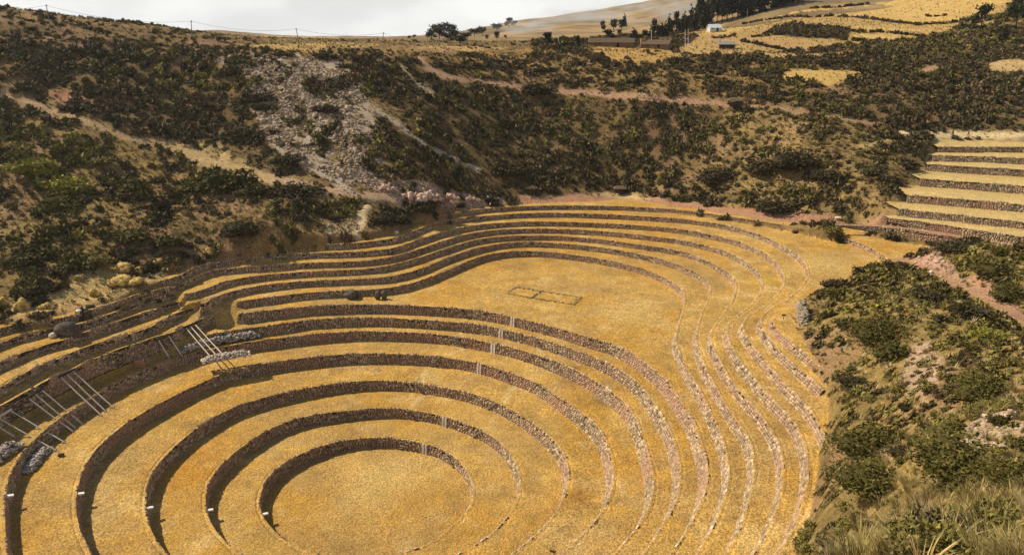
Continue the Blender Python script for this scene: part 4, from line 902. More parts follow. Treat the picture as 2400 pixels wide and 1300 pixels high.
V, F, C = scatter(protoS, np.c_[hp, hz], hr, hr*rng.uniform(.8, 1.1, len(hp)), rng.uniform(0, 6.28, len(hp)), rng.integers(0, 8, len(hp)), KC[np.zeros(len(hp), int)]*rng.uniform(.8, 1.3, (len(hp), 1)))
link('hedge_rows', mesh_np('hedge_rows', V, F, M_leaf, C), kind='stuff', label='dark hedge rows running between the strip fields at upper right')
# dry grass tufts over the open ground
TP = [tuft_proto(9, .75, .75, .05, 300+i) for i in range(6)]; TN = [tuft_proto(70, .85, .95, .014, 320+i) for i in range(6)]; TM = [tuft_proto(26, .8, .85, .026, 340+i) for i in range(6)]
reps = []
for rep in range(2):
    x = cx+rng.uniform(-.8, .8, len(cx)); y = cyy+rng.uniform(-.8, .8, len(cx))
    kp = ~((pD < 50) & (ppx < 1940)) & (rng.random(len(cx)) < np.clip(tft*.62*(1.15-.7*(clump > th)), 0, .95)) & ~bad
    reps.append(np.stack([x, y, H(x, y)], 1)[kp])
tp = np.concatenate(reps); tD = project(tp)[2]
pal = np.array([(.50, .385, .165), (.44, .32, .125), (.40, .31, .14), (.34, .27, .09), (.52, .41, .22), (.36, .235, .10)])
tc_ = pal[rng.integers(0, 6, len(tp))]*rng.uniform(.75, 1.15, (len(tp), 1))
zf = tD < 75; zm = (tD >= 75) & (tD < 150); zr = tD >= 150
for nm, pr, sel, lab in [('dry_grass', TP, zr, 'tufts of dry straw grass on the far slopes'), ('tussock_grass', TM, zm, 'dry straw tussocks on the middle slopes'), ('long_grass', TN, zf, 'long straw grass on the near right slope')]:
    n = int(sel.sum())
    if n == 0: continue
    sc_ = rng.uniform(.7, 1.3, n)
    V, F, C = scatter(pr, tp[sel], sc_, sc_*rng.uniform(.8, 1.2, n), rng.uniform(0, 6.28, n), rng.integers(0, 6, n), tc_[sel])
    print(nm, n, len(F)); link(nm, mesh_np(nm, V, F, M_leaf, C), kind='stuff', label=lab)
# small scrub between the shrubs
x = cx+rng.uniform(-.8, .8, len(cx)); y = cyy+rng.uniform(-.8, .8, len(cx)); kp = (rng.random(len(cx)) < np.clip(dens*1.0, 0, .72)) & (clump < th+.05) & (dens > .1) & ~bad & ~((pD < 50) & (ppx < 1950)) & ~((ppx < 1250) & (ppy < rim+10))
sp2 = np.stack([x, y, H(x, y)-.03], 1)[kp]; n = len(sp2); r2 = rng.uniform(.3, .75, n)*np.where(pD[kp] < 120, .75, 1); k2_ = np.where(rng.random(n) < gm[kp]*.6, 3, np.where(rng.random(n) < .6, 1, 0))
protoT = [shrub_proto(20, .55, 1, 800+i, core=False) for i in range(8)]
V, F, C = scatter(protoT, sp2, r2, r2*rng.uniform(.7, 1.1, n), rng.uniform(0, 6.28, n), rng.integers(0, 8, n), KC[k2_]*rng.uniform(.8, 1.7, (n, 1)))
link('low_scrub', mesh_np('low_scrub', V, F, M_leaf, C), kind='stuff', label='low dry scrub between the larger shrubs'); print('scrub2', n, len(F))
# extra long grass in the near corner
q = []
while len(q) < 520:
    a, b = rng.uniform(1960, 2480), rng.uniform(1080, 1340); q.append((a, b))
g = cast(q); g = g[project(g)[2] < 60]; n = len(g); sc_ = rng.uniform(.4, .85, n)
V, F, C = scatter(TN, g, sc_, sc_, rng.uniform(0, 6.28, n), rng.integers(0, 6, n), np.array([(.36, .28, .09), (.28, .23, .07), (.42, .31, .12), (.22, .17, .06)])[rng.integers(0, 4, n)]*rng.uniform(.8, 1.1, (n, 1)))
link('corner_grass', mesh_np('corner_grass', V, F, M_leaf, C), kind='stuff', label='tall straw grass clumps in the bottom right corner'); print('corner', len(F))
# scree stones
RP = [rock_proto(400+i) for i in range(8)]
sp = []
for poly, dnum in [(PATCH[3][0], 5200), (PATCH[4][0], 250), (PATCH[5][0], 500), (PATCH[22][0], 60), (PATCH[27][0], 160), (PATCH[28][0], 120), (PATCH[24][0], 160), (PATCH[31][0], 60)]:
    pp = cplan(poly); lo, hi = pp.min(0), pp.max(0); xx = rng.uniform(lo[0], hi[0], dnum*4); yy = rng.uniform(lo[1], hi[1], dnum*4)
    k = inpoly(xx, yy, pp) & (fbm(xx, yy, 7, 3, 131) > .36); sp.append(np.stack([xx[k], yy[k]], 1)[:dnum])
for pl in (PATHS[11][0], PATHS[12][0], PATHS[13][0], PATHS[14][0]):
    qq = resample(cplan(pl), .7); sp.append(qq+rng.normal(0, 1.0, qq.shape))
sp = np.concatenate(sp); n = len(sp); rs_ = np.exp(rng.normal(-1.15, .45, n)); rs_ = np.where(project(np.c_[sp, H(sp[:, 0], sp[:, 1])])[2] < 110, rs_*.42, rs_); zz = H(sp[:, 0], sp[:, 1])
V, F, C = scatter(RP, np.c_[sp, zz+rs_*.12], rs_, rs_, rng.uniform(0, 6.28, n), rng.integers(0, 8, n), np.array([(.36, .27, .18), (.30, .22, .145), (.42, .32, .22), (.34, .235, .155)])[rng.integers(0, 4, n)]*rng.uniform(.75, 1.15, (n, 1)))
link('scree', mesh_np('scree', V, F, M_stone, C), kind='stuff', label='loose grey pink stones scattered down the far left slope'); print('scree', n)
# ------------------------------------------------------------------ built things
class MB:
    def __init__(s): s.V = []; s.F = []
    def add(s, v, f):
        o = len(s.V); s.V += [tuple(map(float, q)) for q in v]; s.F += [tuple(int(i)+o for i in q) for q in f]; return s
    def box(s, c, d, M=None):
        c = np.array(c, float); d = np.array(d, float)/2
        v = np.array([(x, y, z) for z in (-1, 1) for y in (-1, 1) for x in (-1, 1)])*d
        v = v+c
        if M is not None: v = np.array([M @ Vector(q) for q in v])
        return s.add(v, [(0, 2, 3, 1), (4, 5, 7, 6), (0, 1, 5, 4), (2, 6, 7, 3), (0, 4, 6, 2), (1, 3, 7, 5)])
    def tube(s, pts, r, n=6, caps=True):
        pts = [Vector(p) for p in pts]; r = [r]*len(pts) if np.isscalar(r) else r; V = []; F = []
        for i, p in enumerate(pts):
            t = (pts[min(i+1, len(pts)-1)]-pts[max(i-1, 0)]).normalized()
            a = Vector((0, 0, 1)) if abs(t.z) < .9 else Vector((1, 0, 0)); u = t.cross(a).normalized(); w_ = t.cross(u)
            for k in range(n):
                th_ = 2*math.pi*k/n; V.append(p+(u*math.cos(th_)+w_*math.sin(th_))*r[i])
        for i in range(len(pts)-1):
            for k in range(n): F.append((i*n+k, i*n+(k+1) % n, (i+1)*n+(k+1) % n, (i+1)*n+k))
        if caps: F += [tuple(range(n-1, -1, -1)), tuple((len(pts)-1)*n+k for k in range(n))]
        return s.add(V, F)
    def lathe(s, prof, n=16, M=None, c=(0, 0, 0)):
        V = []; F = []
        for (r, z) in prof:
            for k in range(n): V.append((c[0]+r*math.cos(2*math.pi*k/n), c[1]+r*math.sin(2*math.pi*k/n), c[2]+z))
        for i in range(len(prof)-1):
            for k in range(n): F.append((i*n+k, i*n+(k+1) % n, (i+1)*n+(k+1) % n, (i+1)*n+k))
        F += [tuple(range(n-1, -1, -1)), tuple((len(prof)-1)*n+k for k in range(n))]
        if M is not None: V = [M @ Vector(q) for q in V]
        return s.add(V, F)
    def obj(s, name, m, parent=None, off=(0, 0, 0), smooth=False):
        me = bpy.data.meshes.new(name); o3 = np.array(off)
        me.from_pydata([tuple(np.array(v)-o3) for v in s.V], [], s.F); me.materials.append(m)
        if smooth: me.polygons.foreach_set('use_smooth', np.ones(len(s.F), bool))
        me.update(); return link(name, me, parent)
M_wood = plain('weathered_wood', (.66, .55, .42), .85, .3, 6); M_wood_d = plain('dark_timber', (.045, .035, .025), .9, .4, 5); M_pole = plain('grey_pole', (.16, .14, .12), .9, .3, 3)
M_palepole = plain('pale_concrete', (.55, .5, .44), .9, .2, 3); M_rockstraw = plain('straw_rock', (.42, .31, .14), .95, .4, 2.0); M_rockd = plain('dark_boulder', (.10, .085, .062), .95, .5, 2.2); M_rockp = plain('pale_limestone', (.62, .52, .42), .95, .3, 2.5); M_rockw = plain('white_stone', (.78, .74, .66), .9, .12, 3)
M_rockpink = plain('pink_rock', (.50, .34, .25), .95, .45, 1.2); M_adobe = plain('adobe', (.36, .21, .125), .95, .25, 2); M_adobe_d = plain('old_adobe', (.17, .105, .06), .95, .3, 2); M_thatch = plain('thatch', (.12, .085, .05), 1, .4, 5); M_tile = plain('grey_tin', (.22, .21, .19), .7, .25, 3); M_white = plain('whitewash', (.50, .49, .46), .9, .1, 3); M_bluroof = plain('pale_tin_roof', (.52, .55, .56), .6, .15, 3)
M_black = plain('dark_inside', (.015, .012, .010), .9, .2, 3); M_metal = plain('dark_paint', (.03, .028, .026), .5, .2, 4); M_yel = plain('faded_tractor_paint', (.08, .06, .035), .5, .3, 3); M_tyre = plain('tyre', (.018, .017, .016), .9, .2, 4); M_step = plain('step_stone', (.20, .155, .11), .95, .3, 3); M_brick = plain('red_stone', (.36, .19, .12), .95, .35, 3)
def P3(p, z=None): return cast([p])[0] if z is None else np.r_[unproj_z([p], z)[0], z]
def at_depth(p, D):
    d = pxdir([p])[0]; return d*D+np.array([0, 0, CAMZ])
def Dof(P): return float(project(np.array(P)[None])[2][0])
# ---- utility poles and cables along the left rim
poles = [((118, 66), (108, 11), 'leaning wooden utility pole farthest left on the rim'), ((450, 93), (448, 48), 'upright wooden utility pole, second from the left on the rim'), ((701, 104), (694, 66), 'leaning wooden utility pole on the rim right of the tractor'), ((895, 104), (899, 76), 'short utility pole farthest right on the bare rim, leaning right')]
ptop = []
for b, t, lab in poles:
    B = P3(b); T = at_depth(t, Dof(B)); B = B-np.array([0, 0, .5])
    root = empty('utility_pole', B, lab, 'utility pole', 'utility poles on the left rim'); ptop.append(T)
    MB().tube([B, T], [.17, .11], 8).obj('shaft', M_pole, root, B); d = (T-B)/np.linalg.norm(T-B)
    MB().tube([T-d*.5+np.array([-.35, 0, 0]), T-d*.5+np.array([.35, 0, 0])], .06, 5).obj('crossarm', M_pole, root, B)
    for sx_ in (-.3, .3): MB().tube([T-d*.5+np.array([sx_, 0, .05]), T-d*.5+np.array([sx_, 0, .25])], .05, 6).obj('insulator', M_palepole, root, B)
ends = [at_depth((-260, 8), Dof(ptop[0])*.97)]+ptop+[at_depth((1130, 95), Dof(ptop[3])*1.3)]
for i in range(len(ends)-1):
    a, b = ends[i], ends[i+1]; L_ = np.linalg.norm(b-a); pts = []
    for k in range(17):
        t = k/16; p = a*(1-t)+b*t; p = p-np.array([0, 0, .3+L_*.05*4*t*(1-t)*.9]); pts.append(p)
    o = MB().tube(pts, .035, 4).obj('power_cable', M_pole)
    thing(o, ['thin cable leaving the frame left of the first leaning pole', 'thin sagging cable between the first and second rim poles', 'thin sagging cable between the second and third rim poles', 'thin cable between the third and fourth rim poles', 'thin cable dropping away right of the fourth rim pole'][i], 'cable', 'cables strung between the rim poles')
# ---- fence posts on the rim
fp = [(30, 57, 6), (58, 60, 5), (88, 64, 6), (142, 70, 8), (168, 74, 8), (197, 77, 8), (296, 85, 5), (320, 87, 6), (363, 90, 6), (405, 93, 5), (528, 98, 10), (240, 80, 6)]
pm = None
for a, b, hpx in fp:
    B = P3((a, b)); D_ = Dof(B); h_ = hpx*D_/FPX*1.15
    if pm is None: pm = MB().tube([(0, 0, -.4), (0.02, 0, 1)], [.085, .07], 6); pme = pm.obj('fence_post', M_wood_d); ob = pme
    else: ob = link('fence_post', pme.data)
    ob.location = B; ob.scale = (1, 1, h_); ob.rotation_euler = (0, float(rng.uniform(-.08, .08)), 0)
    thing(ob, 'small wooden fence post standing on the skyline of the left rim', 'fence post', 'fence posts along the left rim')
# ---- tractor on the rim
B = P3((518, 97)); D_ = Dof(B); root = empty('tractor', B, 'small dark tractor with a canopy parked on the left skyline', 'tractor', rz=.35); S_ = 1.0
def tp_(mb, nm, m, parent=root): return mb.obj(nm, m, parent)
tp_(MB().box((1.0, 0, 1.05), (1.6, .7, .6)).box((1.85, 0, 1.0), (.12, .6, .5)), 'hood', M_yel); tp_(MB().box((-.3, 0, .75), (2.2, .6, .35)), 'chassis', M_metal); tp_(MB().box((-.75, 0, 1.15), (.5, .5, .15)).box((-1.0, 0, 1.45), (.12, .5, .55)), 'seat', M_metal)
for yy in (-.5, .5):
    for xx in (-1.3, .1): tp_(MB().tube([(xx, yy, 1.0), (xx, yy, 2.55)], .05, 5), 'canopy_post', M_metal)
tp_(MB().box((-.6, 0, 2.6), (2.0, 1.5, .10)), 'canopy', M_metal)
tp_(MB().tube([(1.2, .2, 1.3), (1.2, .2, 2.1)], .05, 6), 'exhaust', M_metal)
for (xx, r_, w__) in ((-.8, .72, .42), (1.35, .45, .3)):
    for yy in (-.75, .75):
        wl = MB().tube([(xx, yy-w__/2, r_), (xx, yy+w__/2, r_)], r_, 16); wo = tp_(wl, 'wheel', M_tyre)
        MB().tube([(xx, yy-w__/2-.02, r_), (xx, yy+w__/2+.02, r_)], r_*.5, 12).obj('rim', M_yel, wo)
# ---- people
def skin_body(joints, edges, radii, name):
    me = bpy.data.meshes.new(name); me.from_pydata(joints, edges, []); o = bpy.data.objects.new(name, me); COL.objects.link(o)
    o.modifiers.new('skin', 'SKIN'); lay = me.skin_vertices[0] if me.skin_vertices else None
    if lay is None:
        bpy.context.view_layer.objects.active = o; me.skin_vertices.new() if hasattr(me.skin_vertices, 'new') else None; lay = me.skin_vertices[0]
    for i, r_ in enumerate(radii): lay.data[i].radius = (r_, r_)
    lay.data[0].use_root = True
    sb = o.modifiers.new('sub', 'SUBSURF'); sb.levels = 1; sb.render_levels = 1
    dg = bpy.context.evaluated_depsgraph_get(); ev = o.evaluated_get(dg); m2 = bpy.data.meshes.new_from_object(ev)
    bpy.data.objects.remove(o); return m2
def body_mesh(walk):
    s = .28 if walk else .06; a = .22 if walk else .05
    J = [(0, 0, .95), (0, 0, 1.15), (0, 0, 1.38), (0, 0, 1.47), (0, .01, 1.58), (0, .02, 1.70),           # pelvis, waist, chest, neck, head, crown
         (.10, 0, .88), (.11, s*.6, .50), (.11, s*.55 if not walk else s*.9, .08), (.12, s*.9+.14, .03),
         (-.10, 0, .88), (-.11, -s*.35, .50), (-.11, -s if walk else -.02, .08), (-.12, -s+.16 if walk else .14, .03),
         (.19, 0, 1.38), (.25, -a, 1.12), (.25, -a*.4+.08, .88), (.25, .10, .78),
         (-.19, 0, 1.38), (-.25, a, 1.12), (-.25, a*1.2+.06, .88), (-.25, a+.12, .78)]
    E_ = [(0, 1), (1, 2), (2, 3), (3, 4), (4, 5), (0, 6), (6, 7), (7, 8), (8, 9), (0, 10), (10, 11), (11, 12), (12, 13), (2, 14), (14, 15), (15, 16), (16, 17), (2, 18), (18, 19), (19, 20), (20, 21)]
    Rr = [.14, .13, .15, .06, .10, .085, .09, .065, .045, .04, .09, .065, .045, .04, .065, .05, .038, .035, .065, .05, .038, .035]
    return skin_body(J, E_, Rr, 'person')
BODY = [body_mesh(False), body_mesh(True)]
def person(px, hpx, walk, shirt, trouser, hair, rz, lab, group=None):
    B = P3(px); D_ = Dof(B); h_ = np.clip(hpx*D_/FPX*1.02, 1.35, 2.1)
    me = BODY[walk].copy(); n = len(me.vertices); co = np.empty(n*3); me.vertices.foreach_get('co', co); co = co.reshape(-1, 3)
    z = co[:, 2]; r_ = np.hypot(co[:, 0], co[:, 1]); c = np.empty((n, 3)); c[:] = shirt
    c[z < .98] = trouser; c[z < .09] = (.03, .025, .02); hand = (np.abs(co[:, 0]) > .2) & (z < .86) & (z > .7); c[hand] = (.42, .26, .17); c[(np.abs(co[:, 0]) > .2) & (z > .86)] = shirt
    c[z > 1.48] = (.42, .26, .17); c[(z > 1.66) | ((z > 1.54) & (co[:, 1] < .0))] = hair
    at = me.color_attributes.new('Col', 'FLOAT_COLOR', 'POINT'); cc = np.ones((n, 4), np.float32); cc[:, :3] = c; at.data.foreach_set('color', cc.ravel())
    me.materials.clear(); me.materials.append(M_leaf); me.polygons.foreach_set('use_smooth', np.ones(len(me.polygons), bool))
    o = link('person', me, None, (B[0], B[1], B[2]-.02)); o.rotation_euler = (0, 0, rz); s_ = h_/1.75; o.scale = (s_, s_, s_)
    thing(o, lab, 'person', group)
dk = (.025, .022, .02); G_ = 'walkers on the trail across the far slope'
person((700, 117), 13, 0, dk, (.03, .03, .04), (.02, .015, .01), .4, 'person in dark clothes standing under the third rim pole')
person((751, 121), 12, 1, (.04, .03, .03), dk, (.02, .015, .01), -1.2, 'person in dark clothes walking on the rim right of the third pole')
for a, b, s_, t_, lab in [(1498, 229, (.65, .62, .58), dk, 'person in a pale top, first from the left in the trail group'), (1510, 230, (.7, .68, .64), (.05, .05, .07), 'person in a white top, second from the left in the trail group'), (1521, 231, dk, dk, 'person all in black in the middle of the trail group'), (1528, 231, (.05, .05, .08), dk, 'person in dark blue right behind the one in black on the trail'), (1535, 232, (.5, .42, .33), (.04, .04, .05), 'person in a beige top, second from the right in the trail group'), (1543, 232, (.35, .06, .04), dk, 'person in a dark red top, last in the trail group'), (1581, 237, dk, (.05, .04, .04), 'person in black walking alone between the trail group and the thatched kiosk')]:
    person((a, b), 12.5, 1, s_, t_, (.02, .015, .01), -1.5+float(rng.uniform(-.3, .3)), lab, G_)
person((2232, 317), 15, 1, dk, dk, (.02, .015, .01), -1.4, 'left of two dark clothed people on the pale path above the straight terraces', 'two walkers above the straight terraces')
person((2269, 320), 15, 1, (.09, .03, .03), dk, (.02, .015, .01), 1.6, 'right of two people on the pale path above the straight terraces, dark red top', 'two walkers above the straight terraces')
person((1149, 485), 11, 0, (.72, .7, .66), dk, (.02, .015, .01), 2.5, 'person in a white top standing on the terrace rim by the long low bush')
# ---- buildings of the hamlet
def gable(name, c, L_, W_, h_, rh, rz, mw, mr, lab, cat, door=True, over=.35):
    root = empty(name, c, lab, cat, None, rz)
    MB().box((0, 0, h_/2-.4), (L_, W_, h_+.8)).obj('wall', mw, root)
    g = MB(); x = L_/2-.02; y = W_/2-.02
    g.add([(-x, -y, h_), (-x, y, h_), (-x, 0, h_+rh), (x, -y, h_), (x, y, h_), (x, 0, h_+rh)], [(0, 2, 1), (3, 4, 5)]); g.obj('gable_wall', mw, root)
    x = L_/2+over; y = W_/2+over; e = rh*over/(W_/2); t = .16
    for sg in (-1, 1):
        MB().add([(-x, sg*y, h_-e), (x, sg*y, h_-e), (x, 0, h_+rh), (-x, 0, h_+rh), (-x, sg*y, h_-e+t), (x, sg*y, h_-e+t), (x, 0, h_+rh+t), (-x, 0, h_+rh+t)], [(0, 1, 2, 3), (7, 6, 5, 4), (0, 4, 5, 1), (1, 5, 6, 2), (2, 6, 7, 3), (3, 7, 4, 0)]).obj('roof', mr, root)
    if door:
        MB().box((L_*.15, -W_/2-.03, .95), (.95, .08, 1.9)).obj('door', M_black, root); MB().box((-L_*.25, -W_/2-.03, 1.4), (.8, .08, .7)).obj('window', M_black, root)
    return root
B = P3((1432, 110)); D_ = Dof(B); m_ = D_/FPX
gable('adobe_building', B, 104*m_, 5, 10*m_, 1.6, -.12, M_adobe_d, M_thatch, 'long low dark adobe building on the far plateau, left wing', 'building')
B = P3((1538, 114)); D_ = Dof(B); m_ = D_/FPX; gable('adobe_building', B, 66*m_, 5, 10*m_, 1.6, -.5, M_adobe_d, M_thatch, 'right wing of the long adobe building, its roof sloping down to the right', 'building')
root = empty('gate_pillar', P3((1506, 112)), 'square reddish adobe gate pillar between the two long wings', 'pillar'); MB().box((0, 0, 1.5), (2.0, 1.6, 4.2)).obj('shaft', M_adobe, root); MB().box((0, 0, 3.7), (2.3, 1.9, .25)).obj('capstone', M_adobe, root)
B = P3((1558, 101)); m_ = Dof(B)/FPX; gable('house', B, 26*m_, 4, 7*m_, 1.0, .05, M_adobe, M_thatch, 'small reddish adobe house behind the right wing', 'house')
B = P3((1673, 74)); m_ = Dof(B)/FPX; gable('house', B, 27*m_, 5, 8*m_, 1.5, .1, M_white, M_bluroof, 'small white house with a pale tin roof on the upper hillside', 'house')
B = P3((1702, 114)); m_ = Dof(B)/FPX; W_ = 38*m_; root = empty('open_shelter', B, 'open fronted shelter with a flat grey roof below the white house', 'shelter', rz=-.06); hh_ = 9*m_
MB().box((0, 1.6, hh_/2-.3), (W_, .3, hh_+.6)).obj('back_wall', M_adobe_d, root)
for sg in (-1, 1): MB().box((sg*(W_/2-.15), 0, hh_/2-.3), (.3, 2.9, hh_+.6)).obj('side_wall', M_adobe, root)
for q in (-.17, .17): MB().tube([(q*W_, -1.6, -.3), (q*W_, -1.6, hh_)], .1, 6).obj('post', M_wood_d, root)
MB().add([(-W_/2-.5, -2.3, hh_-.1), (W_/2+.5, -2.3, hh_-.1), (W_/2+.5, 2.1, hh_+1.1), (-W_/2-.5, 2.1, hh_+1.1), (-W_/2-.5, -2.3, hh_+.06), (W_/2+.5, -2.3, hh_+.06), (W_/2+.5, 2.1, hh_+1.26), (-W_/2-.5, 2.1, hh_+1.26)], [(3, 2, 1, 0), (4, 5, 6, 7), (0, 1, 5, 4), (1, 2, 6, 5), (2, 3, 7, 6), (3, 0, 4, 7)]).obj('roof', M_tile, root)
def kiosk(px, wpx, lab, flat=False):
    B = P3(px); m_ = Dof(B)/FPX; w_ = wpx*m_; root = empty('thatched_kiosk', B, lab, 'kiosk'); hh_ = w_*.34
    for sx_ in (-1, 1):
        for sy_ in (-1, 1): MB().tube([(sx_*w_*.36, sy_*w_*.3, -.4), (sx_*w_*.36, sy_*w_*.3, hh_)], .09, 6).obj('post', M_wood_d, root)
    MB().box((0, w_*.25, hh_*.3), (w_*.66, .15, hh_*.75)).obj('back_panel', M_adobe_d, root)
    MB().box((0, -w_*.3, hh_*.22), (w_*.66, .12, hh_*.5)).obj('counter', M_wood_d, root)
    a = w_*.52; b = w_*.44; e = w_*.12; tz = hh_+w_*.2
    MB().add([(-a, -b, hh_-.1), (a, -b, hh_-.1), (a, b, hh_-.1), (-a, b, hh_-.1), (-a, -b, hh_+.12), (a, -b, hh_+.12), (a, b, hh_+.12), (-a, b, hh_+.12), (-e, 0, tz), (e, 0, tz)], [(3, 2, 1, 0), (0, 1, 5, 4), (1, 2, 6, 5), (2, 3, 7, 6), (3, 0, 4, 7), (4, 5, 9, 8), (6, 7, 8, 9), (5, 6, 9), (7, 4, 8)]).obj('roof', M_thatch, root)
kiosk((1720, 249), 38, 'dark thatched kiosk at the end of the trail across the far slope'); kiosk((1452, 451), 30, 'low dark thatched shelter at the foot of the far slope above the red earth')
# ---- slender poles on the plateau
for a, b, t, r_, lab in [(1527, 112, 70, .12, 'pale concrete pole left of the two wing building gap'), (1606, 118, 70, .11, 'left of a pair of pale poles right of the long building'), (1613, 118, 68, .11, 'right of a pair of pale poles right of the long building'), (1752, 44, 20, .15, 'thin dark pole on the bare hill right of the wood'), (1309, 110, 72, .12, 'pale concrete pole right of the round dark tree')]:
    B = P3((a, b)); T = at_depth((a, t), Dof(B)); root = empty('utility_pole', B, lab, 'utility pole', 'poles among the far houses')
    MB().tube([B-np.array([0, 0, .5]), T], [r_*1.2, r_*.8], 7).obj('shaft', M_pole if a == 1752 else M_palepole, root, B); MB().box(T-np.array([0, 0, .6])-0*B, (1.3, .1, .1)).obj('crossarm', M_pole, root, B)
# ---- trees
def tree_mesh(kind, seed):
    r = np.random.default_rng(seed); V = []; F = []; C = []; o = 0
    if kind == 'round':
        lobs = [(r.uniform(-.28, .28), r.uniform(-.28, .28), r.uniform(.38, .85), r.uniform(.16, .26)) for _ in range(9)]
    elif kind == 'spire':
        lobs = [(r.uniform(-.05, .05), r.uniform(-.05, .05), .14+.82*i/9, .20*(1-.82*i/9)+.03) for i in range(10)]
    else:
        lobs = [(r.uniform(-.16, .16), r.uniform(-.16, .16), r.uniform(.30, .92), r.uniform(.12, .2)) for _ in range(9)]
    lobs = np.array(lobs)
    nl = 330; w_ = lobs[:, 3]**2; li = r.choice(len(lobs), nl, p=w_/w_.sum()); n = r.normal(size=(nl, 3)); n /= np.linalg.norm(n, axis=1)[:, None]
    c = lobs[li, :3]+n*(lobs[li, 3]*r.uniform(.5, 1.15, nl))[:, None]*np.array([1, 1, .8])
    d1 = r.normal(size=(nl, 3))+n; d1 /= np.linalg.norm(d1, axis=1)[:, None]; d2 = np.cross(d1, r.normal(size=(nl, 3))); d2 /= np.linalg.norm(d2, axis=1)[:, None]
    s = .085*r.uniform(.6, 1.4, nl)[:, None]; tri = np.stack([c-d2*s*.5, c+d2*s*.5, c+d1*s*1.2], 1).reshape(-1, 3)
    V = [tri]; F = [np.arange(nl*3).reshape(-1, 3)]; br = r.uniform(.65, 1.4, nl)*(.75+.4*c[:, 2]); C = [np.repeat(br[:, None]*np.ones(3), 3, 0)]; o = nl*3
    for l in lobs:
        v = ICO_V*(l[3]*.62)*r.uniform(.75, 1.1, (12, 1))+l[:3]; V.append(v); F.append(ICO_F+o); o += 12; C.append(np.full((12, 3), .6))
    return np.concatenate(V), np.concatenate(F), np.concatenate(C), lobs
TREES = {}
M_bark = plain('bark', (.07, .05, .035), .95, .3, 2)
def tree(px, hpx, wpx, kind, tone, lab, group=None, D=None):
    hpx *= 1.2; wpx *= 1.2
    B = P3(px) if D is None else at_depth(px, D); D_ = Dof(B); h_ = hpx*D_/FPX; w_ = wpx*D_/FPX; key = (kind, tone, int(rng.integers(0, 3)))
    if key not in TREES:
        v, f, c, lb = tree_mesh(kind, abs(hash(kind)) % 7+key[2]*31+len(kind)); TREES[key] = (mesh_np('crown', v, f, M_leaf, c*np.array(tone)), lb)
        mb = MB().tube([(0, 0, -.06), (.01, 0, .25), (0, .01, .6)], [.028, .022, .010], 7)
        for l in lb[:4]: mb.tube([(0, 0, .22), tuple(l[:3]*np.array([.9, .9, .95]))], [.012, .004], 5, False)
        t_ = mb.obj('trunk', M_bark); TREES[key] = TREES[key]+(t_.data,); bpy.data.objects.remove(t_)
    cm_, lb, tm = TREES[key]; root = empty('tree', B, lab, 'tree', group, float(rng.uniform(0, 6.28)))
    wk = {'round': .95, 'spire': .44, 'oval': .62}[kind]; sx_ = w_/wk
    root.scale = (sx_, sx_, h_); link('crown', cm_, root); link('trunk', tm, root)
DKT = (.030, .030, .016); GYT = (.045, .045, .028); GRT = (.038, .042, .012)
